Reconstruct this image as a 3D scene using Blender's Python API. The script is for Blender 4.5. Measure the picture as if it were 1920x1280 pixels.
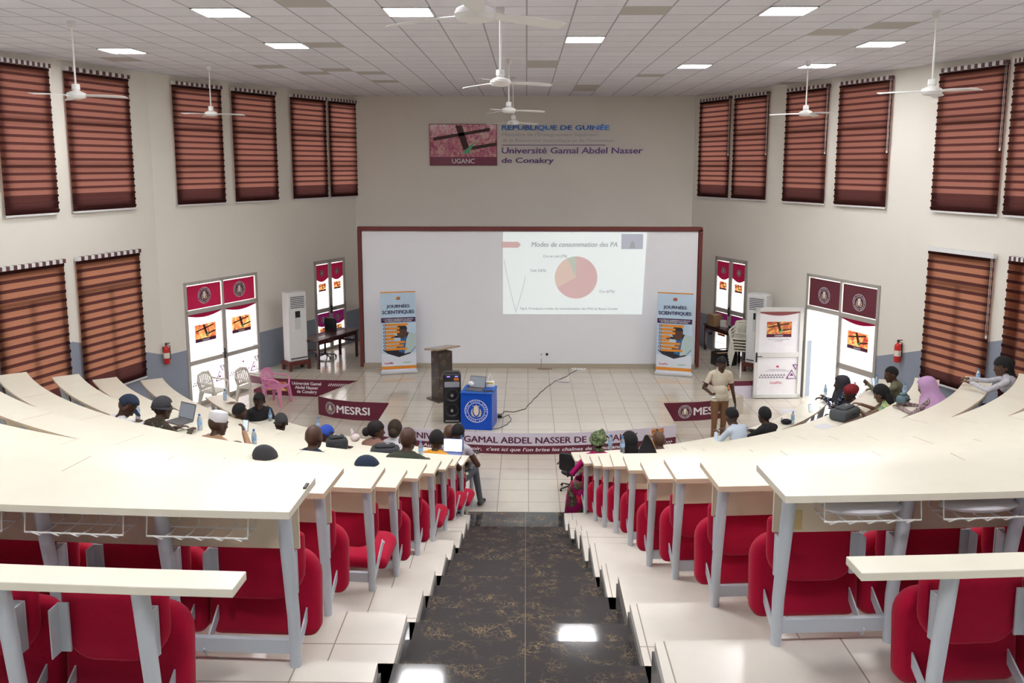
import bpy, bmesh, math, random
import numpy as np
from mathutils import Vector, Matrix, Euler
random.seed(7)
SC = bpy.context.scene
for o in list(bpy.data.objects): bpy.data.objects.remove(o)
PI = math.pi
# ---------------------------------------------------------------- camera
F = 1580.0; HZ = 310.0; PPX = 960.0; VPX = 987.0; VPY = 11500.0; CZ = 5.55
_d = VPY-HZ; _s = _d/2-math.sqrt(_d*_d/4-F*F); PPY = HZ+_s
TH = math.atan(_s/F); YAW = math.atan((VPX-PPX)*math.cos(TH)/F)
cam = bpy.data.cameras.new('camera'); co = bpy.data.objects.new('camera', cam); SC.collection.objects.link(co)
cam.sensor_width = 36; cam.lens = F/1920*36; cam.clip_start = .05; cam.clip_end = 300
cam.shift_y = (PPY-640)/1920
co.location = (0, 0, CZ); co.rotation_euler = (PI/2-TH, 0, YAW)
SC.camera = co
# ---------------------------------------------------------------- view, world, sun
SC.view_settings.view_transform = 'Standard'; SC.view_settings.look = 'None'
SC.view_settings.gamma = 1; SC.view_settings.use_curve_mapping = False
SC.view_settings.exposure = 1.3
W = bpy.data.worlds.new('sky'); SC.world = W; W.use_nodes = True
_nt = W.node_tree; _bg = _nt.nodes['Background']
_sky = _nt.nodes.new('ShaderNodeTexSky'); _sky.sky_type = 'HOSEK_WILKIE'; _sky.turbidity = 7; _sky.ground_albedo = .6
_sky.sun_direction = Vector((.3, -.5, .8)).normalized()
_mx = _nt.nodes.new('ShaderNodeMixRGB'); _mx.inputs[0].default_value = .8; _mx.inputs[2].default_value = (1, .98, .95, 1)
_nt.links.new(_sky.outputs[0], _mx.inputs[1]); _nt.links.new(_mx.outputs[0], _bg.inputs[0])
_bg.inputs[1].default_value = 2.4
PANEL_STRENGTH = 30.0

def ray(u, v):
    x = (u-PPX)/F; y = -(v-PPY)/F; c, s = math.cos(TH), math.sin(TH)
    dx = x; dy = c+y*s; dz = -s+y*c; cy, sy = math.cos(YAW), math.sin(YAW)
    return Vector((dx*cy-dy*sy, dx*sy+dy*cy, dz))
def atz(u, v, z):
    r = ray(u, v); return Vector((0, 0, CZ))+r*((z-CZ)/r.z)
def aty(u, v, y):
    r = ray(u, v); return Vector((0, 0, CZ))+r*(y/r.y)
# ---------------------------------------------------------------- materials
MATS = {}
def mat(name, col, rough=.55, metal=0, var=.06, scale=14, emit=None, trans=0, alpha=1, spec=.5, sheen=0, bump=0, coat=0):
    if name in MATS: return MATS[name]
    m = bpy.data.materials.new(name); m.use_nodes = True; nt = m.node_tree; b = nt.nodes['Principled BSDF']
    n = nt.nodes.new('ShaderNodeTexNoise'); n.inputs['Scale'].default_value = scale; n.inputs['Detail'].default_value = 3
    g = nt.nodes.new('ShaderNodeNewGeometry')
    nt.links.new(g.outputs['Position'], n.inputs['Vector'])
    r = nt.nodes.new('ShaderNodeMixRGB')
    r.inputs[1].default_value = tuple(min(1, c*(1-var)) for c in col)+(1,)
    r.inputs[2].default_value = tuple(min(1, c*(1+var)) for c in col)+(1,)
    nt.links.new(n.outputs[0], r.inputs[0]); nt.links.new(r.outputs[0], b.inputs['Base Color'])
    b.inputs['Roughness'].default_value = rough; b.inputs['Metallic'].default_value = metal
    b.inputs['Transmission Weight'].default_value = trans; b.inputs['Alpha'].default_value = alpha
    b.inputs['Specular IOR Level'].default_value = spec
    if sheen: b.inputs['Sheen Weight'].default_value = sheen
    if coat: b.inputs['Coat Weight'].default_value = coat
    if emit:
        b.inputs['Emission Color'].default_value = tuple(emit[:3])+(1,); b.inputs['Emission Strength'].default_value = emit[3]
    if bump:
        bp = nt.nodes.new('ShaderNodeBump'); bp.inputs['Strength'].default_value = bump; bp.inputs['Distance'].default_value = .004
        nt.links.new(n.outputs[0], bp.inputs['Height']); nt.links.new(bp.outputs[0], b.inputs['Normal'])
    MATS[name] = m; return m
def film(name, col, t=.85, transp=0.0):
    if name in MATS: return MATS[name]
    m = bpy.data.materials.new(name); m.use_nodes = True; nt = m.node_tree; nt.nodes.remove(nt.nodes['Principled BSDF'])
    out = nt.nodes['Material Output']; a = nt.nodes.new('ShaderNodeBsdfTranslucent'); d = nt.nodes.new('ShaderNodeBsdfDiffuse')
    n = nt.nodes.new('ShaderNodeTexNoise'); n.inputs['Scale'].default_value = 40; g = nt.nodes.new('ShaderNodeNewGeometry')
    nt.links.new(g.outputs['Position'], n.inputs['Vector']); r = nt.nodes.new('ShaderNodeMixRGB')
    r.inputs[1].default_value = tuple(c*.9 for c in col)+(1,); r.inputs[2].default_value = tuple(min(1, c*1.08) for c in col)+(1,)
    nt.links.new(n.outputs[0], r.inputs[0]); nt.links.new(r.outputs[0], a.inputs[0]); nt.links.new(r.outputs[0], d.inputs[0])
    mx = nt.nodes.new('ShaderNodeMixShader'); mx.inputs[0].default_value = t
    nt.links.new(d.outputs[0], mx.inputs[1]); nt.links.new(a.outputs[0], mx.inputs[2]); last = mx
    if transp:
        tr = nt.nodes.new('ShaderNodeBsdfTransparent'); tr.inputs[0].default_value = tuple(min(1, c*1.25) for c in col)+(1,)
        m2 = nt.nodes.new('ShaderNodeMixShader'); m2.inputs[0].default_value = transp
        nt.links.new(mx.outputs[0], m2.inputs[1]); nt.links.new(tr.outputs[0], m2.inputs[2]); last = m2
    nt.links.new(last.outputs[0], out.inputs[0]); MATS[name] = m; return m
def tiles(name, col, grout, sx, sy, mortar, rough, var=.04, veins=None, coat=0, offx=0, offy=0, stain=None, spec=.5):
    m = bpy.data.materials.new(name); m.use_nodes = True; nt = m.node_tree; b = nt.nodes['Principled BSDF']
    g = nt.nodes.new('ShaderNodeNewGeometry'); mp = nt.nodes.new('ShaderNodeMapping'); mp.inputs['Location'].default_value = (offx, offy, 0)
    nt.links.new(g.outputs['Position'], mp.inputs['Vector'])
    br = nt.nodes.new('ShaderNodeTexBrick'); br.offset = 0; br.squash = 1
    br.inputs['Scale'].default_value = 1; br.inputs['Brick Width'].default_value = sx; br.inputs['Row Height'].default_value = sy
    br.inputs['Mortar Size'].default_value = mortar; br.inputs['Mortar Smooth'].default_value = .1; br.inputs['Bias'].default_value = 0
    nt.links.new(mp.outputs[0], br.inputs['Vector'])
    br.inputs['Color1'].default_value = tuple(c*(1-var) for c in col)+(1,); br.inputs['Color2'].default_value = tuple(min(1, c*(1+var)) for c in col)+(1,)
    br.inputs['Mortar'].default_value = tuple(grout)+(1,)
    last = br.outputs[0]
    n = nt.nodes.new('ShaderNodeTexNoise'); n.inputs['Scale'].default_value = 5; n.inputs['Detail'].default_value = 4
    nt.links.new(g.outputs['Position'], n.inputs['Vector'])
    mu = nt.nodes.new('ShaderNodeMixRGB'); mu.blend_type = 'MULTIPLY'; mu.inputs[0].default_value = .12
    nt.links.new(last, mu.inputs[1]); nt.links.new(n.outputs[0], mu.inputs[2]); last = mu.outputs[0]
    if stain:   # a few tiles of another shade, chosen per cell
        sn = nt.nodes.new('ShaderNodeVectorMath'); sn.operation = 'DIVIDE'; sn.inputs[1].default_value = (sx, sy, 50)
        fl = nt.nodes.new('ShaderNodeVectorMath'); fl.operation = 'FLOOR'; wn = nt.nodes.new('ShaderNodeTexWhiteNoise')
        nt.links.new(mp.outputs[0], sn.inputs[0]); nt.links.new(sn.outputs[0], fl.inputs[0]); nt.links.new(fl.outputs[0], wn.inputs['Vector'])
        gt = nt.nodes.new('ShaderNodeMath'); gt.operation = 'GREATER_THAN'; gt.inputs[1].default_value = .972
        nt.links.new(wn.outputs['Value'], gt.inputs[0]); ms = nt.nodes.new('ShaderNodeMixRGB'); ms.inputs[2].default_value = tuple(stain)+(1,)
        nt.links.new(gt.outputs[0], ms.inputs[0]); nt.links.new(last, ms.inputs[1]); last = ms.outputs[0]
    if veins:
        n2 = nt.nodes.new('ShaderNodeTexVoronoi'); n2.feature = 'DISTANCE_TO_EDGE'; n2.inputs['Scale'].default_value = 22
        ns = nt.nodes.new('ShaderNodeTexNoise'); ns.inputs['Scale'].default_value = 6; ns.inputs['Detail'].default_value = 5
        nt.links.new(g.outputs['Position'], ns.inputs['Vector'])
        ad = nt.nodes.new('ShaderNodeMixRGB'); ad.inputs[0].default_value = .35
        nt.links.new(g.outputs['Position'], ad.inputs[1]); nt.links.new(ns.outputs['Color'], ad.inputs[2]); nt.links.new(ad.outputs[0], n2.inputs['Vector'])
        rp = nt.nodes.new('ShaderNodeValToRGB'); rp.color_ramp.elements[0].position = .0; rp.color_ramp.elements[0].color = (1, 1, 1, 1)
        rp.color_ramp.elements[1].position = .10; rp.color_ramp.elements[1].color = (0, 0, 0, 1)
        nt.links.new(n2.outputs['Distance'], rp.inputs[0])
        r3 = nt.nodes.new('ShaderNodeValToRGB'); r3.color_ramp.elements[0].position = .48; r3.color_ramp.elements[1].position = .68
        nt.links.new(ns.outputs[0], r3.inputs[0])
        mm = nt.nodes.new('ShaderNodeMath'); mm.operation = 'MULTIPLY'; nt.links.new(rp.outputs[0], mm.inputs[0]); nt.links.new(r3.outputs[0], mm.inputs[1])
        m3 = nt.nodes.new('ShaderNodeMixRGB'); m3.inputs[2].default_value = tuple(veins)+(1,)
        nt.links.new(mm.outputs[0], m3.inputs[0]); nt.links.new(last, m3.inputs[1]); last = m3.outputs[0]
    nt.links.new(last, b.inputs['Base Color']); b.inputs['Roughness'].default_value = rough; b.inputs['Coat Weight'].default_value = coat
    b.inputs['Specular IOR Level'].default_value = spec
    MATS[name] = m; return m
def wall_mat():
    m = bpy.data.materials.new('painted_wall'); m.use_nodes = True; nt = m.node_tree; b = nt.nodes['Principled BSDF']
    g = nt.nodes.new('ShaderNodeNewGeometry'); sp = nt.nodes.new('ShaderNodeSeparateXYZ'); nt.links.new(g.outputs['Position'], sp.inputs[0])
    def M(op, a, bb):
        n = nt.nodes.new('ShaderNodeMath'); n.operation = op
        for k, v in enumerate((a, bb)):
            if isinstance(v, (int, float)): n.inputs[k].default_value = v
            else: nt.links.new(v, n.inputs[k])
        return n.outputs[0]
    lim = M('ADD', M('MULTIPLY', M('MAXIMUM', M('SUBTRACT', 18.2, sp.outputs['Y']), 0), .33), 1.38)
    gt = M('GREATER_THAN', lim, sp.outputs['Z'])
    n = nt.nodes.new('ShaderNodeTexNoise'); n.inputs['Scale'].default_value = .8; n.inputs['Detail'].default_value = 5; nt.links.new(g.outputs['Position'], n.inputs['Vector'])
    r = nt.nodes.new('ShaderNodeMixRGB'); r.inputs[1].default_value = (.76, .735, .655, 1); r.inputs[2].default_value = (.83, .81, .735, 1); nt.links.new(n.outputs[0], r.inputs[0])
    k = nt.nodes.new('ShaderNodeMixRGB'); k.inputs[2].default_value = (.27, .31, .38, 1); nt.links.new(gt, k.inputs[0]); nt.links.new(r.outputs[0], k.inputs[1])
    nt.links.new(k.outputs[0], b.inputs['Base Color']); b.inputs['Roughness'].default_value = .55
    MATS['painted_wall'] = m; return m
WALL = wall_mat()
CEIL = tiles('ceiling_tiles', (.83, .835, .90), (.40, .40, .46), .6, .6, .012, .8, .03, stain=(.50, .48, .46))
FLOOR = tiles('beige_floor_tiles', (.60, .55, .46), (.22, .19, .15), .515, .515, .005, .12, .03, offx=-.05, coat=.2)
TERR = tiles('terrace_tiles', (.80, .76, .68), (.35, .30, .24), .9, .9, .004, .25, .02, offx=.2)
GRAN = tiles('dark_granite', (.060, .055, .056), (.25, .2, .15), 1.17, 60, .003, .07, .2, veins=(.30, .21, .12), offx=.64+.53, offy=30)
WOOD = mat('maple_laminate', (.81, .775, .645), .30, var=.05, scale=5)
WEDGE = mat('maple_edge', (.72, .58, .42), .5, var=.05)
PANELW = mat('maple_panel', (.76, .66, .50), .45, var=.07, scale=4)
GREY = mat('grey_painted_steel', (.55, .60, .66), .35, var=.02)
RED = mat('red_velvet', (.45, .003, .035), .85, var=.12, scale=60, sheen=.1, bump=.15, spec=.2)
WHITE = mat('white_plastic', (.82, .82, .80), .4, var=.02)
BLACK = mat('black_plastic', (.012, .012, .014), .4, var=.1)
STEEL = mat('brushed_steel', (.6, .6, .62), .3, 1, .05)
MAROON = mat('maroon_vinyl', (.13, .012, .035), .45, var=.06)
ALU = mat('aluminium_frame', (.50, .48, .44), .4, .4, .04)
# ---------------------------------------------------------------- mesh builder
class MB:
    def __init__(s): s.v = []; s.f = []; s.m = []; s.M = Matrix()
    def add(s, vs, fs, m=0):
        b = len(s.v); s.v += [tuple(s.M @ Vector(p)) for p in vs]; s.f += [tuple(b+i for i in f) for f in fs]; s.m += [m]*len(fs); return s
    def box(s, c, d, m=0, R=None):
        x, y, z = (k/2 for k in d); P = [Vector((a*x, b*y, e*z)) for a in (-1, 1) for b in (-1, 1) for e in (-1, 1)]
        if R: P = [R @ p for p in P]
        P = [p+Vector(c) for p in P]
        return s.add(P, [(0, 1, 3, 2), (4, 6, 7, 5), (0, 4, 5, 1), (2, 3, 7, 6), (0, 2, 6, 4), (1, 5, 7, 3)], m)
    def tube(s, pts, r, n=8, m=0, cap=True, flat=1.0):
        pts = [Vector(p) for p in pts]; rs = r if isinstance(r, (list, tuple)) else [r]*len(pts); V = []; up = None
        for i, p in enumerate(pts):
            t = (pts[min(i+1, len(pts)-1)]-pts[max(i-1, 0)]).normalized()
            if up is None: up = Vector((0, 0, 1)) if abs(t.z) < .9 else Vector((0, 1, 0))
            a = t.cross(up).normalized(); up = a.cross(t).normalized()
            V += [p+a*(rs[i]*math.cos(2*PI*k/n))+up*(rs[i]*flat*math.sin(2*PI*k/n)) for k in range(n)]
        Fc = [(i*n+k, i*n+(k+1) % n, (i+1)*n+(k+1) % n, (i+1)*n+k) for i in range(len(pts)-1) for k in range(n)]
        if cap: Fc += [tuple(range(n))[::-1], tuple(range((len(pts)-1)*n, len(pts)*n))]
        return s.add(V, Fc, m)
    def lathe(s, prof, n=20, c=(0, 0, 0), m=0):
        V = []; c = Vector(c)
        for r, z in prof: V += [c+Vector((r*math.cos(2*PI*k/n), r*math.sin(2*PI*k/n), z)) for k in range(n)]
        Fc = [(i*n+k, i*n+(k+1) % n, (i+1)*n+(k+1) % n, (i+1)*n+k) for i in range(len(prof)-1) for k in range(n)]
        Fc += [tuple(range(n))[::-1], tuple(range((len(prof)-1)*n, len(prof)*n))]
        return s.add(V, Fc, m)
    def prism(s, poly, z0, z1, m=0, ms=None):
        n = len(poly); V = [(p[0], p[1], z0) for p in poly]+[(p[0], p[1], z1) for p in poly]
        s.add(V, [tuple(range(n, 2*n)), tuple(range(n))[::-1]], m)
        return s.add(V, [(i, (i+1) % n, n+(i+1) % n, n+i) for i in range(n)], m if ms is None else ms)
    def ell(s, c, r, m=0, R=None, nu=14, nv=10):
        V = [Vector((0, 0, r[2]))]; c = Vector(c)
        for j in range(1, nv):
            a = PI*j/nv; V += [Vector((r[0]*math.sin(a)*math.cos(2*PI*k/nu), r[1]*math.sin(a)*math.sin(2*PI*k/nu), r[2]*math.cos(a))) for k in range(nu)]
        V.append(Vector((0, 0, -r[2]))); e = len(V)-1
        if R: V = [R @ p for p in V]
        Fc = [(0, 1+k, 1+(k+1) % nu) for k in range(nu)]+[(1+j*nu+k, 1+(j+1)*nu+k, 1+(j+1)*nu+(k+1) % nu, 1+j*nu+(k+1) % nu) for j in range(nv-2) for k in range(nu)]
        Fc += [(e, 1+(nv-2)*nu+(k+1) % nu, 1+(nv-2)*nu+k) for k in range(nu)]
        return s.add([p+c for p in V], Fc, m)
    def slab(s, w, h, y0, y1, rt, rb, e=.015, zc=0, xc=0, m=0, bow=0):
        """rounded slab standing in xz, thickness along y; rt/rb corner radii top/bottom"""
        def ring(ins):
            o = []
            for cx, cz, r, a0 in ((w/2, h/2, rt, 0), (-w/2, h/2, rt, 90), (-w/2, -h/2, rb, 180), (w/2, -h/2, rb, 270)):
                sx = 1 if cx > 0 else -1; sz = 1 if cz > 0 else -1
                for k in range(7):
                    a = math.radians(a0+15*k); o.append((cx-sx*r+(r-ins if r > ins else 0)*math.cos(a), cz-sz*r+(r-ins if r > ins else 0)*math.sin(a)))
            return o
        V = []
        L = [(y0, e), (y0+e*.35, e*.35), (y0+e, 0), (y1-e, 0), (y1-e*.35, e*.35), (y1, e)]
        for y, ins in L: V += [(x+xc, y-bow*(x/(w/2))**2, z+zc) for x, z in ring(ins)]
        n = 28; Fc = [(i*n+k, i*n+(k+1) % n, (i+1)*n+(k+1) % n, (i+1)*n+k) for i in range(len(L)-1) for k in range(n)]
        Fc += [tuple(range(n))[::-1], tuple(range((len(L)-1)*n, len(L)*n))]
        return s.add(V, Fc, m)
    def build(s, name, mats, parent=None, loc=None, rot=None, smooth=True, bevel=0, keep=False, ang=35):
        if not isinstance(mats, (list, tuple)): mats = [mats]
        me = bpy.data.meshes.new(name); v = s.v
        if loc is not None and not keep: L = Vector(loc); v = [tuple(Vector(p)-L) for p in v]
        me.from_pydata(v, [], s.f); 
        for m in mats: me.materials.append(m)
        me.polygons.foreach_set('material_index', s.m); me.update()
        bm = bmesh.new(); bm.from_mesh(me); bmesh.ops.remove_doubles(bm, verts=bm.verts, dist=1e-5)
        bmesh.ops.recalc_face_normals(bm, faces=bm.faces); bm.to_mesh(me); bm.free()
        if smooth: me.shade_smooth(); me.set_sharp_from_angle(angle=math.radians(ang))
        o = bpy.data.objects.new(name, me); SC.collection.objects.link(o)
        if loc is not None and (keep or not parent): o.location = loc
        if rot is not None: o.rotation_euler = rot
        if parent: o.parent = parent
        if bevel:
            b = o.modifiers.new('bevel', 'BEVEL'); b.width = bevel; b.segments = 2; b.limit_method = 'ANGLE'
        return o
def tag(o, label=None, cat=None, group=None, kind=None):
    for k, v in (('label', label), ('category', cat), ('group', group), ('kind', kind)):
        if v: o[k] = v
    return o
def thing(name, label, cat, loc=(0, 0, 0), rotz=0, group=None):
    o = bpy.data.objects.new(name, None); SC.collection.objects.link(o); o.empty_display_size = .1
    o.location = loc; o.rotation_euler = (0, 0, rotz); return tag(o, label, cat, group)
def dup(root, loc, rotz, label=None, group=None):
    r = root.copy(); SC.collection.objects.link(r); r.location = loc; r.rotation_euler = (0, 0, rotz)
    if label: r['label'] = label
    if group: r['group'] = group
    for ch in list(root.children):
        c = ch.copy(); SC.collection.objects.link(c); c.parent = r
        for g in ch.children:
            d = g.copy(); SC.collection.objects.link(d); d.parent = c
    return r
def struct(o): o['kind'] = 'structure'; return o
# text -> mesh in the local xy plane of matrix M (x right, y up, z out)
def text(parent, body, M, w=None, h=None, mt=None, name='lettering', ext=.001, bold=0.0, shear=0, align='CENTER', bend=None, space=1.0):
    cu = bpy.data.curves.new('t', 'FONT'); cu.body = body; cu.size = 1; bb = bold; cu.offset = 0; cu.shear = shear; cu.extrude = 0; cu.resolution_u = 3
    cu.align_x = 'CENTER'; cu.space_character = space; cu.space_line = .95
    o = bpy.data.objects.new('t', cu); SC.collection.objects.link(o)
    me = bpy.data.meshes.new_from_object(o.evaluated_get(bpy.context.evaluated_depsgraph_get()))
    bpy.data.objects.remove(o); bpy.data.curves.remove(cu)
    V = np.array([v.co[:] for v in me.vertices]); mn = V.min(0); mxx = V.max(0); sz = mxx-mn; ce = (mn+mxx)/2
    sx = w/sz[0] if w else h/sz[1]; sy = h/sz[1] if h else sx
    V = (V-ce)*np.array([sx, sy, 1])
    if align == 'LEFT': V[:, 0] += sz[0]*sx/2
    fs = [tuple(p.vertices) for p in me.polygons]; bpy.data.meshes.remove(me)
    if bb > .012:      # heavier weight: the glyphs laid over themselves with small shifts
        n0 = len(V); base = V.copy(); f0 = list(fs); q = bb*.8
        for k, (ox, oy) in enumerate(((q, 0), (-q, 0), (0, q*.6), (0, -q*.6))):
            V = np.vstack([V, base+np.array([ox*sx, oy*sy, 0])]); fs += [tuple(i+n0*(k+1) for i in f) for f in f0]
    else: n0 = len(V)
    m2 = bpy.data.meshes.new(name)
    P0 = [Vector((x, y, ext)) for x, y, z in V]; fn = bend or (lambda p: M @ p); P = []
    for i, p in enumerate(P0):
        c = fn(p.copy()); k = i//n0
        if k:
            nx = fn(p+Vector((.01, 0, 0)))-c; ny = fn(p+Vector((0, .01, 0)))-c; c = c+nx.cross(ny).normalized()*(.0004*k)
        P.append(c)
    m2.from_pydata([tuple(p) for p in P], [], fs); m2.materials.append(mt); m2.update()
    o = bpy.data.objects.new(name, m2); SC.collection.objects.link(o)
    if parent: o.parent = parent; o.matrix_parent_inverse = Matrix()
    return o
def frame(P, right, up=(0, 0, 1)):
    r = Vector(right).normalized(); u = Vector(up).normalized(); n = r.cross(u).normalized(); u = n.cross(r)
    M = Matrix.Identity(4)
    for k in range(3): M[k][0] = r[k]; M[k][1] = u[k]; M[k][2] = n[k]; M[k][3] = P[k]
    return M
# ---------------------------------------------------------------- room shell
CH = 7.49
WL = [(-10.2, -3.2), (-10.2, 9.0), (-9.2, 13.9), (-8.02, 18.1), (-6.25, 21.75), (-4.93, 24.4)]
WR = [(4.77, 24.4), (6.2, 21.2), (7.75, 17.3), (8.65, 14.6), (9.8, 9.5), (9.9, -3.2)]
def onwall(u, v, WW):
    r = ray(u, v); best = None
    for a, b in zip(WW, WW[1:]):
        d = (b[0]-a[0], b[1]-a[1]); det = -r.x*d[1]+d[0]*r.y
        if abs(det) < 1e-9: continue
        t = (-a[0]*d[1]+d[0]*a[1])/det; s = (r.x*a[1]-r.y*a[0])/det
        q = max(-s, s-1, 0)
        if t > 0 and (best is None or q < best[0]-1e-6): best = (q, t)
    return Vector((0, 0, CZ))+r*best[1]
def wall(name, pts, opens, z0=0, z1=CH, th=.22, flip=1):
    mb = MB()
    for k, (a, b) in enumerate(zip(pts, pts[1:])):
        a = Vector(a).to_3d(); b = Vector(b).to_3d(); L = (b-a).length; d = (b-a)/L; n = Vector((d.y, -d.x, 0))*flip
        ops = []
        for (p, q, za, zb) in opens:
            sp = (Vector((p[0], p[1], 0))-a).dot(d); sq = (Vector((q[0], q[1], 0))-a).dot(d); mid = (sp+sq)/2
            off = abs((Vector((p[0], p[1], 0))-a).dot(n))
            if 0 < mid < L and off < .25: ops.append((max(0.02, min(sp, sq)), min(L-.02, max(sp, sq)), za, zb))
        S = sorted({0, L, *[x for o in ops for x in o[:2]]}); Z = sorted({z0, z1, *[x for o in ops for x in o[2:]]})
        for s0, s1 in zip(S, S[1:]):
            for za, zb in zip(Z, Z[1:]):
                ms, mz = (s0+s1)/2, (za+zb)/2
                if any(o[0] < ms < o[1] and o[2] < mz < o[3] for o in ops): continue
                P = [a+d*s0, a+d*s1, a+d*s1+n*th, a+d*s0+n*th]
                mb.add([(p.x, p.y, z) for z in (za, zb) for p in P], [(0, 3, 2, 1), (4, 5, 6, 7), (0, 1, 5, 4), (1, 2, 6, 5), (2, 3, 7, 6), (3, 0, 4, 7)])
    return struct(mb.build(name, WALL, smooth=False))
BL = {}   # blinds: corners in the photograph -> wall
LQ = [((-20, 108), (86, 126), (-20, 415), (104, 406)), ((113, 127), (235, 139), (130, 402), (248, 396)), ((317, 150), (410, 158), (327, 386), (417, 383)), ((429, 163), (512, 173), (437, 381), (514, 376)), ((540, 178), (607, 186), (544, 375), (611, 373)), ((612, 188), (668, 193), (615, 373), (671, 370)), ((-20, 506), (115, 492), (0, 755), (132, 745)), ((137, 487), (257, 474), (165, 722), (273, 712))]
RQ = [((1316, 190), (1375, 184), (1314, 368), (1373, 370)), ((1381, 182), (1447, 174), (1378, 370), (1440, 373)), ((1479, 171), (1560, 162), (1474, 376), (1553, 380)), ((1579, 158), (1679, 148), (1572, 385), (1667, 388)), ((1767, 136), (1897, 119), (1753, 402), (1876, 405)), ((1908, 120), (1990, 105), (1905, 405), (1990, 412)), ((1746, 466), (1870, 480), (1728, 705), (1790, 727)), ((1897, 484), (1990, 495), (1890, 640), (1980, 700))]
def blindpos(q, WW, low):
    a = onwall(*q[0], WW); b = onwall(*q[1], WW); zt = 3.78 if low else 7.33
    if low and WW is WR: zt = 3.94
    zb = (1.05 if WW is WL else 1.3) if low else 4.65
    return (Vector((a.x, a.y, 0)), Vector((b.x, b.y, 0)), zb, zt)
LB = [blindpos(q, WL, i > 5) for i, q in enumerate(LQ)]; RB = [blindpos(q, WR, i > 5) for i, q in enumerate(RQ)]
def op_of(bp):
    a, b, z0, z1 = bp; d = (b-a).normalized(); return (a+d*.1, b-d*.1, z0+.12, z1-.12)
DL = (onwall(343, 530, WL), onwall(480, 512, WL)); DLF = (onwall(587, 490, WL), onwall(645, 482, WL))
DR = (onwall(1515, 512, WR), onwall(1652, 535, WR)); DRF = (onwall(1343, 480, WR), onwall(1403, 489, WR))
opL = [op_of(b) for b in LB]+[(DL[0], DL[1], 0, 2.92), (DLF[0], DLF[1], .42, 2.96)]
opR = [op_of(b) for b in RB]+[(DR[0], DR[1], 0, 3.02), (DRF[0], DRF[1], .42, 3.07)]
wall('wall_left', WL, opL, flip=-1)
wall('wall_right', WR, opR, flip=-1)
wall('wall_front', [(-5.2, 24.4), (5.0, 24.4)], [], flip=-1)
wall('wall_back', [(10.3, -3.2), (-10.4, -3.2)], [], flip=-1)
struct(MB().box((0, 10.6, CH+.06), (21.2, 28.2, .12)).build('ceiling', CEIL, smooth=False))
struct(MB().box((0, 18.5, -.06), (60, 60, .12)).build('floor', FLOOR, smooth=False))
# ---------------------------------------------------------------- seating rows
DH = .8575
PXN = {-1: {2: (542, 960), 3: (606.7, 925), 4: (695, 915.6), 5: (741.7, 914), 6: (782.7, 897), 7: (813, 887.5), 8: (834.8, 880), 9: (852, 873), 10: (866.7, 872), 11: (886, 862.5)},
       1: {2: (1473, 930), 3: (1348, 912), 4: (1268.6, 898), 5: (1217, 898), 6: (1179, 881.5), 7: (1151, 874), 8: (1131, 875), 9: (1114, 873.4), 10: (1095.5, 869), 11: (1079, 864)}}
PXL = {-1: [(706.6, 1247.7), (761.6, 1156), (794, 1104.6), (816, 1068), (837, 1035), (851.5, 1013), (865.9, 994.3), (873.8, 979.2), (881.7, 966.6)],
       1: [(1236, 1233), (1184.5, 1145.6), (1161.7, 1093), (1128, 1058), (1108, 1029.5), (1091, 1007.6), (1080, 991), (1066.7, 976), (1058, 965.4)]}
ARC = {-1: {2: (0, 34.4), 3: (0, 18.4), 4: (0, 14.4), 5: (0, 12.2), 6: (0, 10.73), 7: (.1, 10.62), 8: (.5, 10.75), 9: (.6, 10.66), 10: (.9, 10.22), 11: (.6, 8.7)},
       1: {2: (0, 24.4), 3: (.2, 15.5), 4: (.4, 12.2), 5: (.6, 10.5), 6: (.8, 9.4), 7: (.9, 8.59), 8: (.5, 8.65), 9: (.3, 8.27), 10: (0, 8.04), 11: (0, 6.95)}}
XEND = {-1: {2: 5.5, 3: 6.2, 4: 7.0, 5: 7.7, 6: 8.1, 7: 8.1, 8: 7.95, 9: 7.9, 10: 7.45, 11: 6.75},
        1: {2: 5.5, 3: 6.0, 4: 6.6, 5: 7.2, 6: 7.8, 7: 8.3, 8: 8.3, 9: 7.9, 10: 7.4, 11: 6.35}}
DD = .42
def rowz(i): return (11-i)*.3525
NC = {(sd, i): atz(*PXN[sd][i], rowz(i)+DH) for sd in (-1, 1) for i in range(2, 12)}
LC = {(sd, i): atz(*PXL[sd][i-2], rowz(i)) for sd in (-1, 1) for i in range(2, 11)}
YN = {i: (NC[(-1, i)].y+NC[(1, i)].y)/2 for i in range(2, 12)}
class Row:
    def __init__(s, side, i):
        s.side = side; s.i = i; s.z = rowz(i); s.cx, s.rn = ARC[side][i]; p = NC[(side, i)]; dx = (p.x-s.cx)*side; s.yc = p.y+math.sqrt(s.rn**2-dx**2); s.th0 = math.asin(dx/s.rn)
        s.tmax = (math.asin(min(.985, (XEND[side][i]-side*s.cx)/s.rn))-s.th0)*s.rn
    def pt(s, t, off, z=0):   # off: metres toward the stage from the near edge; t along the near edge from the aisle
        th = s.th0+t/s.rn; r = s.rn-off
        return Vector((s.cx+s.side*r*math.sin(th), s.yc-r*math.cos(th), z))
    def rot(s, t): return s.side*(s.th0+t/s.rn)
ROWS = {(sd, i): Row(sd, i) for sd in (-1, 1) for i in range(2, 12)}
XB = {sd: {i: abs(LC[(sd, i)].x) for i in range(2, 11)} for sd in (-1, 1)}
def wallx(side, y):
    WW = WL if side < 0 else WR[::-1]
    for a, b in zip(WW, WW[1:]):
        if a[1] <= y <= b[1]: return abs(a[0]+(b[0]-a[0])*(y-a[1])/(b[1]-a[1]))
    return 5
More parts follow.
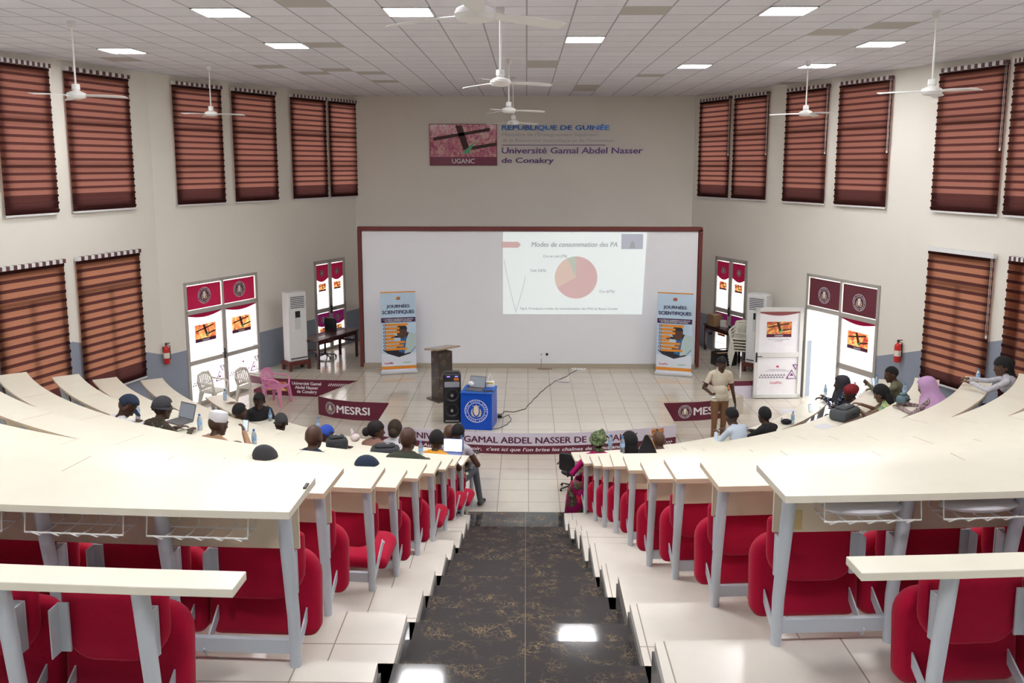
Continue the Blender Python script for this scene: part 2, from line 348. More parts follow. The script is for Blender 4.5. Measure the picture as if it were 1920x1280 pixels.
def lip(side, i, n=26):
    r = ROWS[(side, i)]; x0 = XB[side][i]; R = max(r.rn-.42, min(r.rn-.232, math.hypot(x0-side*r.cx, r.yc-LC[(side, i)].y))); out = []
    a0 = math.asin((x0-side*r.cx)/R)
    for k in range(n+1):
        a = a0+(1.45-a0)*k/n; x = side*r.cx+R*math.sin(a); y = r.yc-R*math.cos(a)
        if x > wallx(side, y)-.01: break
        out.append((side*x, y))
    x, y = out[-1]
    out.append((side*(wallx(side, y+.05)-.01), y+.12))
    return out
for side in (-1, 1):
    for i in range(2, 11):
        P = lip(side, i)
        yb = -3.1 if i == 2 else LC[(side, i-1)].y
        if i == 2: Q = [(side*.54, -3.1), (side*9.9, -3.1)]
        else: Q = lip(side, i-1); Q = [(side*XB[side][i], Q[0][1]-.03)]+[(x, y-.03) for x, y in Q[1:]]
        poly = P+Q[::-1]
        if side > 0: poly = poly[::-1]
        zt = rowz(i)
        mb = MB().prism(poly, 0 if i > 2 else 0, zt)
        mb.box((side*(XB[side][i]+.006-.012), (yb+P[0][1]+.02)/2, zt/2-.03), (.012, P[0][1]-yb+.0, zt-.06), 1)
        struct(mb.build('floor', [TERR, mat('grey_granite_side', (.10, .10, .10), .15, var=.3, scale=30)], smooth=False))
mb = MB()
LY = {i: (LC[(-1, i)].y+LC[(1, i)].y)/2 for i in range(2, 11)}
def tread(y0, y1, z): mb.box((-.1, (y0+y1)/2, z/2-.02), (2.0, y1-y0, z+.04))
mb.box((-.1, (LY[2]-.55-3.1)/2, rowz(2)/2-.05), (2.0, LY[2]-.55+3.1, rowz(2)-.1))
tread(LY[2]-.55, LY[2], rowz(2)-.176)
for i in range(3, 11): tread(LY[i-1], LY[i]-(LY[i]-LY[i-1])/2, rowz(i)); tread(LY[i]-(LY[i]-LY[i-1])/2, LY[i], rowz(i)-.176)
tread(LY[10], 12.95, .015)
struct(mb.build('floor', GRAN, smooth=False))

# prototype seat, local frame: origin on the leg line at terrace height, y towards the stage
def seat_proto(down):
    t = thing('tip_up_seat', '', 'seat', (0, 0, -50))
    MB().slab(.47, .34, .085, .145, .03, .15, .022, zc=.445, bow=-.03).build('backrest', RED, t)
    mb = MB()
    if down:
        mb.M = Matrix.Translation((0, .19, .105)) @ Matrix.Rotation(math.radians(-82), 4, 'X')
        mb.slab(.555, .42, -.045, .05, .12, .04, .035, zc=.20)
    else:
        mb.M = Matrix.Translation((0, .22, .05)) @ Matrix.Rotation(math.radians(-5), 4, 'X')
        mb.slab(.565, .44, -.055, .06, .13, .06, .035, zc=.205)
    mb.build('seat_cushion', RED, t)
    for s in (-1, 1):
        mb = MB(); x0 = s*.2; p0 = Vector((s*.225, .0, .05)); p1 = Vector((s*.225, .11, .12)); p2 = Vector((s*.225, .29, .245))
        for a, b in ((p0, p1), (p1, p2)):
            d = (b-a).normalized(); n = Vector((0, -d.z, d.y))*.027; x = Vector((.004, 0, 0))
            mb.add([a-n-x, a+n-x, b+n-x, b-n-x, a-n+x, a+n+x, b+n+x, b-n+x], [(0, 1, 2, 3), (7, 6, 5, 4), (0, 4, 5, 1), (1, 5, 6, 2), (2, 6, 7, 3), (3, 7, 4, 0)])
        mb.tube([p2-Vector((.010, 0, .01)), p2+Vector((.010, 0, -.01))], .012, 8)
        mb.build('arm_bracket', GREY, t)
        MB().box((s*.195, .078, .44), (.05, .012, .22)).box((s*.215, .045, .44), (.006, .07, .22)).build('back_bracket', GREY, t, bevel=.002)
    return t
SEAT_UP = seat_proto(False); SEAT_DN = seat_proto(True)
ORD = {2: 'highest', 3: 'second-highest', 4: 'third-highest', 5: 'fourth-highest', 6: 'fifth-highest', 7: 'fifth from the stage', 8: 'fourth from the stage', 9: 'third from the stage', 10: 'second from the stage', 11: 'front'}
BLK = {-1: 'left', 1: 'right'}
def strip(mb, row, t0, t1, o0, o1, z0, z1, n, m=0, me=None):
    for k in range(n):
        a, b = t0+(t1-t0)*k/n, t0+(t1-t0)*(k+1)/n
        V = [row.pt(a, o0, z0), row.pt(b, o0, z0), row.pt(b, o1, z0), row.pt(a, o1, z0), row.pt(a, o0, z1), row.pt(b, o0, z1), row.pt(b, o1, z1), row.pt(a, o1, z1)]
        e = m if me is None else me
        mb.add(V, [(3, 2, 1, 0)], m); mb.add(V, [(4, 5, 6, 7)], m); mb.add(V, [(0, 1, 5, 4), (2, 3, 7, 6)], e)
        if k == 0: mb.add(V, [(3, 0, 4, 7)], e)
        if k == n-1: mb.add(V, [(1, 2, 6, 5)], e)
SP = .58
def basket(row, t, parent, L):
    mb = MB(); z = row.z+DH-.69
    def p(dt, o, h): return row.pt(t+dt, o, z+h)
    w = .235
    mb.tube([p(-w, .05, .655), p(-w, .035, .545), p(w, .035, .545), p(w, .05, .655)], .0045, 6)
    mb.tube([p(-w, .14, .545), p(w, .14, .545)], .004, 6)
    for k in range(5):
        d = -w+.05+k*(2*w-.10)/4
        mb.tube([p(d+.02, .03, .55), p(d-.02, .03, .535), p(d-.035, .10, .535), p(d-.02, .22, .535), p(d, .235, .655)], .004, 5)
    mb.build('wire_basket', WHITE, parent, loc=L)
SEC = 3*SP
for (sd, i), row in ROWS.items():
    ns = max(1, round(row.tmax/SEC))
    for s in range(ns):
        t0 = s*SEC+(.0 if s == 0 else .003); t1 = (s+1)*SEC-.003
        L = row.pt((t0+t1)/2, .2, row.z)
        where = ['aisle end', 'second from aisle', 'third from aisle', 'fourth from aisle', 'fifth from aisle', 'sixth from aisle', 'seventh from aisle'][min(s, 6)]
        if s == ns-1 and s > 1: where = 'outermost by the wall'
        d = thing('lecture_desk', f'maple desk section, {BLK[sd]} block, {ORD[i]} row, {where}', 'desk', L, group='curved maple desks of the seating rows')
        nn = 8
        mb = MB(); strip(mb, row, t0, t1, 0, DD, row.z+DH-.034, row.z+DH, nn, 0, 1); mb.build('desktop', [WOOD, WEDGE if i > 2 else WOOD], d, loc=L, ang=30)
        mb = MB(); strip(mb, row, t0+.04, t1-.02, .252, .268, row.z+.565, row.z+DH-.035, nn); mb.build('modesty_panel', PANELW, d, loc=L)
        if s < 2 or i >= 7:
            mb = MB(); strip(mb, row, t0+.06, t1, .19, .22, row.z+.06, row.z+.13, nn); mb.build('rail', GREY, d, loc=L)
        posts = [t0+.06+k*SP for k in range(3)]+([t1-.05] if s == ns-1 else [])
        for t in posts:
            a = row.pt(t, .195, row.z); b = row.pt(t, .190, row.z+.25); c = row.pt(t, .10, row.z+DH-.034)
            MB().tube([a, b, c], [.027, .030, .033], 14).build('leg', GREY, d, loc=L)
        if i == 2 and s == 0:
            if sd < 0: MB().box(row.pt(.012, .30, row.z+DH-.015), (.014, .06, .045)).build('edge_clip', BLACK, d, loc=L)
            else:
                for tt in (.16, 1.30): MB().box(row.pt(tt, .250, row.z+.63), (.05, .004, .10), R=Matrix.Rotation(row.rot(tt), 3, 'Z')).build('tape_strip', mat('yellow_tape', (.62, .48, .22), .6), d, loc=L)
        if i == 2:
            for t in ([.44, 1.02] if s == 0 else [t0-.14+.0, t0+.44]): basket(row, t, d, L)
USED = {}
def place_seat(sd, i, t, down, label, z=None):
    row = ROWS[(sd, i)]; t = t-.07; p = row.pt(t, .195, row.z if z is None else z)
    dup(SEAT_DN if down else SEAT_UP, p, row.rot(t), label, 'red velvet tip-up seats')
POS = ['nearest the aisle', 'second from the aisle', 'third from the aisle', 'fourth from the aisle', 'fifth from the aisle', 'sixth from the aisle']
for (sd, i), row in ROWS.items():
    if i == 11: continue
    n = {2: 4, 3: 3, 4: 3, 5: 3}.get(i, 3)
    for k in range(n):
        down = (sd, i, k) in ((-1, 4, 0), (-1, 7, 0), (-1, 9, 0), (-1, 10, 0), (1, 10, 0), (-1, 7, 1), (-1, 9, 1), (1, 9, 1)) 
        USED[(sd, i, k)] = down
        place_seat(sd, i, .06+SP*(k+.5), down, f'red tip-up seat, {BLK[sd]} block, {ORD[i]} row, {POS[k]}')
# back row: a short ledge with seats on the top level, behind the highest desks
LH = .74
for sd in (-1, 1):
    row = ROWS[(sd, 2)]; zt = rowz(2); OFF = -.47 if sd < 0 else -.52
    ts = .08 if sd < 0 else .13
    L = row.pt(1, OFF, zt)
    d = thing('seat_back_ledge', f'narrow maple ledge over the last row of red seats, {BLK[sd]} side of the aisle', 'ledge', L)
    mb = MB(); strip(mb, row, ts, ts+3.2, OFF, OFF+.15, zt+LH-.036, zt+LH, 8, 0, 0); mb.build('ledge_top', [WOOD], d, loc=L, bevel=.003)
    mb = MB(); strip(mb, row, ts+.3, ts+3.2, OFF+.12, OFF+.15, zt+.06, zt+.13, 6); mb.build('rail', GREY, d, loc=L)
    for k in range(5):
        t = ts+.40+k*SP
        MB().tube([row.pt(t, OFF+.13, zt), row.pt(t, OFF+.12, zt+.2), row.pt(t, OFF+.06, zt+LH-.036)], [.030, .033, .036], 14).build('leg', GREY, d, loc=L)
    for k in range(4):
        t = ts+.40+SP*(k+.5)-.07
        dup(SEAT_UP, row.pt(t, OFF+.12, zt), row.rot(t), f'red tip-up seat under the narrow {BLK[sd]} ledge, {POS[k]}', 'red velvet tip-up seats')
# ---------------------------------------------------------------- ceiling lights
LIT = mat('lit_diffuser', (1, 1, 1), .5, emit=(1, .985, 1.0, PANEL_STRENGTH))
_lp = [(-6.9, 14.7), (-3.9, 11.1), (-3.9, 14.1), (-1.5, 11.1), (.9, 13.5), (3.3, 11.1), (3.3, 17.1), (5.7, 14.1), (5.7, 17.1)]
_lb = [(-6.9, 8.1), (-3.9, 6.9), (-.9, 6.3), (2.7, 6.9), (6.3, 8.1), (-6.3, 2.1), (-2.7, 1.5), (1.5, 1.5), (5.7, 2.1)]  # unseen panels beyond the view, added to light the near desks
_ln = ['over the left windows', 'near the top edge on the left', 'between the two left fans', 'left of the nearest central fan', 'right of the central fan line', 'near the top edge on the right', 'nearest the front wall on the right', 'above the right windows', 'by the right fan nearest the stage']
for k, (x, y) in enumerate(_lp+_lb):
    lab = ('square white ceiling light panel '+_ln[k]) if k < 9 else 'unseen ceiling light panel added above the upper seating rows, '+['far left', 'left of centre', 'over the aisle', 'right of centre', 'far right', 'rearmost far left', 'rearmost left', 'rearmost right', 'rearmost far right'][k-9]
    t = thing('ceiling_light', lab, 'ceiling light', (x, y, CH), group='square ceiling light panels' if k < 9 else 'added ceiling lights above the upper rows')
    MB().box((0, 0, -.006), (.56, .56, .008)).build('diffuser', LIT, t)
    mb = MB()
    for a, b, c, d in ((-.29, 0, .02, .6), (.29, 0, .02, .6), (0, -.29, .6, .02), (0, .29, .6, .02)): mb.box((a, b, -.008), (c, d, .016))
    mb.build('trim_frame', WHITE, t)
# ---------------------------------------------------------------- blinds and windows
B_DARK = film('blind_dark_band', (.085, .03, .028), .7)
B_MID = film('blind_sheer_band', (.29, .115, .09), .85, .12)
B_CHK1 = mat('headrail_light', (.75, .76, .76), .4); B_CHK2 = mat('headrail_dark', (.12, .05, .05), .5)
MULL = mat('window_bars', (.12, .10, .09), .5)
wn = 0
B_LOW = film('blind_sheer_lower', (.36, .15, .095), .85, .15)  # sunlight on the lower blinds put into a brighter copy of the sheer colour
def blind(bp, low, label, plain, cordside):
    global wn
    a, b, z0, z1 = bp; w = (b-a).length; d = (b-a).normalized(); n = Vector((-d.y, d.x, 0))
    mid = (a+b)/2
    if n.dot(Vector((0, 14, 0))-mid) < 0: n = -n
    right = d if d.cross(Vector((0, 0, 1))).dot(n) > 0 else -d
    P = mid+Vector((0, 0, z1)); h = z1-z0
    ang = math.atan2(right.y, right.x)
    t = thing('roller_blind', label, 'blind', P, ang, 'brown banded roller blinds')     # local x right, -y towards the room
    # headrail
    nb = 20; mb = MB()
    if plain: mb.box((0, -.07, 0), (w+.04, .08, .085))
    else:
        for k in range(nb):
            mb.box((-w/2+(k+.5)*w/nb, -.07, 0), (w/nb, .08, .075), k % 2)
    mb.build('headrail', [B_CHK1, B_CHK2], t, smooth=False)
    mb = MB(); pitch = .165 if low else .133; z = -.045; k = 0; dk = 0
    while z > -h+.03:
        for frac, m in ((.36, 0), (.64, 1)):
            zz = max(z-pitch*frac, -h+.03); last = zz < -h+.28
            e = .012 if m == 0 else 0; y = -.052-(.010 if m == 0 else 0)
            ww = w/2+(.006 if m == 0 else -.004)
            mb.add([(-ww, y, z), (ww, y, z), (ww, y-.006, (z+zz)/2), (-ww, y-.006, (z+zz)/2), (ww, y, zz), (-ww, y, zz)], [(0, 1, 2, 3), (3, 2, 4, 5)], 0 if last else m)
            z = zz
            if z <= -h+.03: break
    mb.build('blind_fabric', [B_DARK, B_LOW if low else B_MID], t)
    MB().box((0, -.055, -h+.018), (w, .025, .035)).build('bottom_rail', B_CHK1, t)
    cx = cordside*(w/2-.03)
    MB().tube([(cx, -.10, -.02), (cx, -.095, -h*.55)], .003, 5).tube([(cx+.03, -.10, -.02), (cx+.03, -.095, -h*.55)], .003, 5).box((cx+.015, -.095, -h*.56), (.03, .015, .05)).build('pull_cord', WHITE, t)
    # the window behind it
    wn += 1; mb = MB(); W2 = w/2-.1; H0, H1 = -h+.12, -.12
    bars = [((-W2+.02, (H0+H1)/2), (.04, H1-H0)), ((W2-.02, (H0+H1)/2), (.04, H1-H0)), ((0, H0+.02), (2*W2, .04)), ((0, H1-.02), (2*W2, .04))]
    if low: bars += [((0, H0+(H1-H0)*.79), (2*W2, .07)), ((0, H0+(H1-H0)*.395), (.05, (H1-H0)*.79))]
    else: bars += [((0, H0+(H1-H0)*.65), (2*W2, .06)), ((0, H0+(H1-H0)*.32), (2*W2, .045))]
    for (x, zz), (sx, sz) in bars: mb.box((x, .06, zz), (sx, .05, sz))
    o = struct(mb.build(f'window_{wn}', MULL, None, keep=True)); o.location = P; o.rotation_euler = (0, 0, ang)
    g = MB().box((0, .08, (H0+H1)/2), (2*W2, .004, H1-H0)).build('pane', GLASS, o, keep=True)
def glassmat():
    m = bpy.data.materials.new('window_glass'); m.use_nodes = True; nt = m.node_tree; nt.nodes.remove(nt.nodes['Principled BSDF'])
    t = nt.nodes.new('ShaderNodeBsdfTransparent'); t.inputs[0].default_value = (.95, .97, .96, 1); g = nt.nodes.new('ShaderNodeBsdfGlossy'); g.inputs['Roughness'].default_value = .03
    f = nt.nodes.new('ShaderNodeFresnel'); mx = nt.nodes.new('ShaderNodeMixShader'); nt.links.new(f.outputs[0], mx.inputs[0]); nt.links.new(t.outputs[0], mx.inputs[1]); nt.links.new(g.outputs[0], mx.inputs[2])
    nt.links.new(mx.outputs[0], nt.nodes['Material Output'].inputs[0]); return m
GLASS = glassmat()
BN = {'L': ['leftmost upper blind on the left wall', 'second upper blind from the left, over the shorter blind', 'third upper blind on the left wall', 'fourth upper blind on the left wall', 'fifth upper blind on the left wall', 'upper blind in the left corner beside the front wall', 'lower blind at the far left edge', 'lower blind beside the left fire extinguisher'],
      'R': ['upper blind in the right corner beside the front wall', 'second upper blind on the right wall from the corner', 'third upper blind on the right wall', 'fourth upper blind on the right wall', 'large upper blind above the plain white headrail', 'upper blind cut by the right edge of the view', 'lower blind with a plain white headrail', 'lower blind at the right edge behind the woman']}
for k, bp in enumerate(LB): blind(bp, k > 5, 'brown striped roller blind, '+BN['L'][k], False, 1)
for k, bp in enumerate(RB): blind(bp, k > 5, 'brown striped roller blind, '+BN['R'][k], k == 6, 1)
# ---------------------------------------------------------------- stage
def mirror(P): return [(-x, y) for x, y in P][::-1]
arcf = [(7.75*math.sin(a), 23.5-7.75*math.cos(a)) for a in [(-.398+.796*k/16) for k in range(17)]]
stL = [(-7.1, 20.35), (-6.4, 19.95), (-5.2, 19.78), (-4.05, 19.71), (-4.66, 18.32), (-4.3, 18.08), (-3.8, 17.9), (-2.98, 17.8)]
stR = [(3.0, 17.9), (3.8, 18.0), (4.4, 18.2), (4.9, 18.5), (4.2, 19.75), (5.4, 19.85), (6.55, 20.35)]
poly = [(-4.9, 24.38)]+stL+arcf+stR+[(6.15, 21.3), (4.8, 24.38)]
poly = [(-4.93, 24.38), (-6.25, 21.73), (-6.93, 20.35)]+stL[1:]+arcf+stR[:-1]+[(6.45, 20.55), (6.2, 21.18), (4.77, 24.38)]
ST = .42
struct(MB().prism(poly, 0.0, ST).build('floor', FLOOR, smooth=False))
def arcbanner(name, label, pts, z0, z1, bandfrac, mt, mb2, outw=.012):
    """printed banner fixed to the stage face along a polyline, returns bend mapper"""
    P = [Vector((x, y, 0)) for x, y in pts]; S = [0]
    for a, b in zip(P, P[1:]): S.append(S[-1]+(b-a).length)
    def at(s, out=0):
        s = max(0, min(S[-1]-1e-6, s)); k = max(j for j in range(len(P)-1) if S[j] <= s); d = (P[k+1]-P[k]).normalized(); n = Vector((d.y, -d.x, 0))
        return P[k]+d*(s-S[k])+n*out
    t = thing(name, label, 'banner', (0, 0, 0))
    N = 40; mb = MB()
    zb = z0+(z1-z0)*bandfrac
    for za, zc, m in ((z0, zb, 1), (zb, z1, 0)):
        if zc-za < 1e-4: continue
        for k in range(N):
            a, b = S[-1]*k/N, S[-1]*(k+1)/N; p, q = at(a, .004), at(b, .004); p2, q2 = at(a, outw), at(b, outw)
            mb.add([(v.x, v.y, z) for z in (za, zc) for v in (p, q, q2, p2)], [(0, 1, 5, 4), (2, 3, 7, 6), (3, 2, 1, 0), (4, 5, 6, 7)], m)
    mb.build('banner_sheet', [mt, mb2], t)
    def mapper(s0, zc):
        def f(p): v = at(s0+p.x, outw+.002+p.z); return Vector((v.x, v.y, zc+p.y))
        return f
    return t, at, S[-1], mapper
LILAC = mat('lilac_white_vinyl', (.66, .62, .72), .5, var=.03)
INK = mat('maroon_ink', (.09, .008, .04), .5); WINK = mat('white_ink', (.85, .84, .86), .5); NAVY = mat('navy_ink', (.02, .015, .09), .5)
ORG = mat('orange_ink', (.75, .28, .03), .5); GRN = mat('green_ink', (.1, .45, .2), .5); DKBR = mat('dark_brown_ink', (.05, .015, .01), .5)
def artmat(name, film_=False):
    m = bpy.data.materials.new(name); m.use_nodes = True; nt = m.node_tree; b = nt.nodes['Principled BSDF']
    g = nt.nodes.new('ShaderNodeNewGeometry'); n = nt.nodes.new('ShaderNodeTexNoise'); n.inputs['Scale'].default_value = 7; n.inputs['Detail'].default_value = 6; n.inputs['Distortion'].default_value = 1.5
    nt.links.new(g.outputs['Position'], n.inputs[0]); r = nt.nodes.new('ShaderNodeValToRGB'); e = r.color_ramp
    e.elements[0].position = .35; e.elements[0].color = (.42, .05, .04, 1); e.elements[1].position = .62; e.elements[1].color = (.85, .62, .2, 1)
    x = e.elements.new(.5); x.color = (.75, .25, .08, 1); nt.links.new(n.outputs[0], r.inputs[0]); nt.links.new(r.outputs[0], b.inputs['Base Color']); b.inputs['Roughness'].default_value = .35
    if film_:
        a = nt.nodes.new('ShaderNodeBsdfTranslucent'); mx = nt.nodes.new('ShaderNodeMixShader'); mx.inputs[0].default_value = .6
        nt.links.new(r.outputs[0], a.inputs[0]); nt.links.new(b.outputs[0], mx.inputs[1]); nt.links.new(a.outputs[0], mx.inputs[2]); nt.links.new(mx.outputs[0], nt.nodes['Material Output'].inputs[0])
    return m
ART = artmat('orange_collage_print'); ARTF = artmat('orange_collage_film', True)
def quad(mb, f, x0, y0, x1, y1, z, m): mb.add([f(Vector((a, b, z))) for a, b in ((x0, y0), (x1, y0), (x1, y1), (x0, y1))], [(0, 1, 2, 3)], m)
def polyf(mb, f, P, z, m): mb.add([f(Vector((a, b, z))) for a, b in P], [tuple(range(len(P)))], m)
def art(parent, f, w, h, mt, label='UGANC', bandm=None, txt=True):
    """an abstract orange picture crossed by dark bars, with a maroon title band; f maps local (x,y,z)"""
    mb = MB(); hb = h*.2
    quad(mb, f, -w/2, -h/2+hb, w/2, h/2, 0, 0); quad(mb, f, -w/2, -h/2, w/2, -h/2+hb, 0, 1)
    for P in (((-.45, .18), (.4, .42), (.4, .34), (-.45, .10)), ((-.12, .48), (-.02, .48), (.1, -.12), (.0, -.12)), ((.08, -.05), (.5, .06), (.5, -.02), (.1, -.13))):
        polyf(mb, f, [(x*w, y*h) for x, y in P], .001, 2)
    polyf(mb, f, [(x*w, y*h) for x, y in ((-.02, -.2), (.22, .14), (.16, .02), (.08, -.22))], .0015, 3)
    o = mb.build('picture', [mt, bandm or INK, DKBR, GRN], parent, smooth=False)
    if txt: text(parent, label, None, w=w*.34, mt=WINK, bold=.02, bend=lambda p: f(Vector((p.x, p.y-h/2+hb/2, .002))))
    return o
def emblem(parent, f, R, inner=None, ring=None, shield=None):
    mb = MB(); N = 36
    def circ(r, z, m, r2=0):
        if r2:
            V = [f(Vector((q*math.cos(2*PI*k/N), q*math.sin(2*PI*k/N), z))) for q in (r2, r) for k in range(N)]
            mb.add(V, [(k, (k+1) % N, N+(k+1) % N, N+k) for k in range(N)], m)
        else: mb.add([f(Vector((r*math.cos(2*PI*k/N), r*math.sin(2*PI*k/N), z))) for k in range(N)], [tuple(range(N))], m)
    circ(R, .001, 0); circ(R, .002, 1, R*.95); circ(R*.74, .002, 1, R*.70); circ(R*.70, .0015, 0)
    for k in range(30):   # the ring inscription, reduced to small letter marks at this size
        a = 2*PI*k/30; 
        if k % 6 == 5: continue
        c, s = math.cos(a), math.sin(a); q = [(-.03, -.05), (.03, -.05), (.03, .05), (-.03, .05)]
        polyf(mb, f, [(R*(.85*c+x*(-s)+y*c), R*(.85*s+x*c+y*s)) for x, y in q], .002, 1)
    polyf(mb, f, [(R*x, R*y) for x, y in ((-.2, .34), (.2, .34), (.24, -.05), (.14, -.30), (0, -.42), (-.14, -.30), (-.24, -.05))], .003, 2)
    for s in (-1, 1): polyf(mb, f, [(R*x*s, R*y) for x, y in ((.3, .25), (.42, .1), (.46, -.2), (.36, -.45), (.0, -.56), (.2, -.4), (.33, -.1))], .0035, 3)
    polyf(mb, f, [(R*x, R*y) for x, y in ((-.36, .5), (-.1, .42), (0, .58), (.12, .42), (.36, .5), (.16, .34), (-.16, .34))], .0035, 2)
    mb.build('emblem', [inner or INK, ring or WINK, shield or mat('emblem_cream', (.78, .75, .68), .5), mat('emblem_gold', (.62, .52, .36), .5)], parent, smooth=False)
def pattern(parent, f, w, h, n, mt, z=.002):
    mb = MB()
    for k in range(n):
        for r in (0, 1):
            x = -w/2+(k+.5+(.5 if r else 0))*w/(n+.5); y = (-.25+.5*r)*h; a = w/n*.42; b = h*.22
            for q in (((-a, -b), (a, -b), (0, b)),): polyf(mb, f, [(x+p, y+s) for p, s in q], z, 0)
            
    mb.build('triangle_border', [mt], parent, smooth=False)
cen = arcf
t, at_, Ls, mp = arcbanner('stage_banner', 'long curved university banner, white over maroon, on the front of the stage', cen, 0, ST, .40, LILAC, MAROON)
text(t, 'UNIVERSITÉ GAMAL ABDEL NASSER DE CONAKRY', None, w=4.55, h=.155, mt=INK, bold=.035, bend=mp(Ls/2-.05, .295))
text(t, "Au temple du savoir,  c'est ici que l'on brise les chaînes de l'ignorance", None, w=4.0, h=.092, mt=WINK, bold=.02, shear=.2, bend=mp(Ls/2-.05, .085))
art(t, mp(Ls-.42, .30), .27, .17, ART)
pattern(t, mp(Ls-.45, .07), .75, .09, 14, WINK)
# wing banners
t, a_, L1, m1 = arcbanner('stage_banner', 'maroon banner reading MESRSI on the left stage wing', [stL[4], stL[5], stL[6], (-2.99, 17.8)], 0, ST, 0, MAROON, MAROON)
emblem(t, m1(.38, .21), .14); text(t, 'MESRSI', None, w=.78, h=.17, mt=WINK, bold=.035, bend=m1(.95, .21))
t, a_, L1, m1 = arcbanner('stage_banner', 'maroon banner reading MESRSI on the right stage wing, behind the standing man', [(3.01, 17.9), stR[1], stR[2]], 0, ST, 0, MAROON, MAROON)
emblem(t, m1(.48, .21), .15); text(t, 'MESRSI', None, w=.8, h=.17, mt=WINK, bold=.035, bend=m1(1.08, .21))
t, a_, L1, m1 = arcbanner('stage_banner', 'maroon banner reading Université Gamal Abdel Nasser de Conakry beside the pink chair', [(-6.85, 20.22), (-6.4, 19.95), (-5.2, 19.78), (-4.06, 19.71)], 0, ST, 0, MAROON, MAROON)
art(t, m1(.86, .2), .5, .28, ART)
text(t, 'Université Gamal\nAbdel Nasser\nde Conakry', None, h=.3, mt=WINK, bold=.03, bend=m1(1.62, .21))
pattern(t, m1(2.45, .31), .6, .07, 12, WINK)
t, a_, L1, m1 = arcbanner('stage_banner', 'maroon and white banner on the right stage wing beside the open door leaf', [(4.21, 19.75), (5.4, 19.85), (6.4, 20.3)], 0, ST, .72, MAROON, LILAC)
art(t, m1(.5, .2), .4, .24, ART)
# ---------------------------------------------------------------- presentation wall
YB = 21.04
bt = thing('presentation_board', 'wide white board wall with a dark red wooden frame behind the stage', 'board', (0, YB, ST))
MB().box((.08, .1, 1.78), (8.42, .18, 3.44)).build('board_panel', mat('white_board_paint', (.80, .815, .85), .45, var=.02, scale=1.5), bt)
BRW = mat('red_brown_wood', (.14, .025, .02), .45, var=.2, scale=10)
mb = MB(); mb.box((.08, .08, 3.56), (8.62, .24, .10)); mb.box((-4.19, .08, 1.78), (.09, .24, 3.5)); mb.box((4.35, .08, 1.80), (.09, .24, 3.5)); mb.build('board_frame', BRW, bt, bevel=.004)
struct(MB().box((.08, YB-.012, ST+.06), (8.5, .02, .13)).build('baseboard_front', mat('skirting_tile', (.42, .37, .29), .3), smooth=False))
# projected slide: projector light put into a thin sheet of glowing colours
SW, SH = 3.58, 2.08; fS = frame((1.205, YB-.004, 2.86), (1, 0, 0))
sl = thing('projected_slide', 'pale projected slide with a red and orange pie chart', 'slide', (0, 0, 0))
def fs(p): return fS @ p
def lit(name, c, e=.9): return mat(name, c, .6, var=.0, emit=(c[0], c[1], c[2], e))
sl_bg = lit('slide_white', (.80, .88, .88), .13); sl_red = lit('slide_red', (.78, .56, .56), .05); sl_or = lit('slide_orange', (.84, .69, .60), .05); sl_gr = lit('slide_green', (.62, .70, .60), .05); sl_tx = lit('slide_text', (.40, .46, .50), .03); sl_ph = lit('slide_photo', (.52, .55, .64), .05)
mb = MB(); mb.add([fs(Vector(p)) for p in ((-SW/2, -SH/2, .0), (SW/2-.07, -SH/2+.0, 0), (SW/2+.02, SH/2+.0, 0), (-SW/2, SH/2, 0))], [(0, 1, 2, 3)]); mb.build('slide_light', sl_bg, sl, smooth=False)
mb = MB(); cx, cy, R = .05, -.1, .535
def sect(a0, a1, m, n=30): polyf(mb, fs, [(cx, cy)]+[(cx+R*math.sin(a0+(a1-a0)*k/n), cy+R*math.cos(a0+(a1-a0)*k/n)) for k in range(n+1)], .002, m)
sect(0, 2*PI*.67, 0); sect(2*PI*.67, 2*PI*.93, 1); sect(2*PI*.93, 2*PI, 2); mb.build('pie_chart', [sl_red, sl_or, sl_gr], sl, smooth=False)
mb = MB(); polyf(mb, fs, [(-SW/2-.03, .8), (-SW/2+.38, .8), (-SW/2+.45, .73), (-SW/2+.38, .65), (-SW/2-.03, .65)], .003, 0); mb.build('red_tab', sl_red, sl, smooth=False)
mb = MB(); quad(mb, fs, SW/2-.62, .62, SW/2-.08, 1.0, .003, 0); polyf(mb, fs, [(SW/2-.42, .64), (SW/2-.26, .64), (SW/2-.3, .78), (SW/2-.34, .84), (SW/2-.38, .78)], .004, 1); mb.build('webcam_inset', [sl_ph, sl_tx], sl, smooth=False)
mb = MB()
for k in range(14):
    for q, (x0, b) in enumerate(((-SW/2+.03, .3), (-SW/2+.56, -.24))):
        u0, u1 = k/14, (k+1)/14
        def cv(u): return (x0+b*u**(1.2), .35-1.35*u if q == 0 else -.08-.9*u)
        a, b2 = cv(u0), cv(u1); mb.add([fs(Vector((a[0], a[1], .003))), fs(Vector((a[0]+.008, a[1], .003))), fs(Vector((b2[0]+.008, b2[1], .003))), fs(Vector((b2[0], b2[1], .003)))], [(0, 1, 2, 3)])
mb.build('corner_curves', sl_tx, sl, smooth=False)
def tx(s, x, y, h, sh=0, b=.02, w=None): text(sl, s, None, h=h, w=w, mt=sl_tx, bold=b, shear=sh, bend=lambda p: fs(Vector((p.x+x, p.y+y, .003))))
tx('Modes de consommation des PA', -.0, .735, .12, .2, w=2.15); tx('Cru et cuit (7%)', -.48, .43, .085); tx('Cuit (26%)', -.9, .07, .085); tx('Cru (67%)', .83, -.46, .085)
tx('Fig 6. Principaux modes de consommation des PAS en Basse Guinée', -.12, -.9, .07, w=2.45)
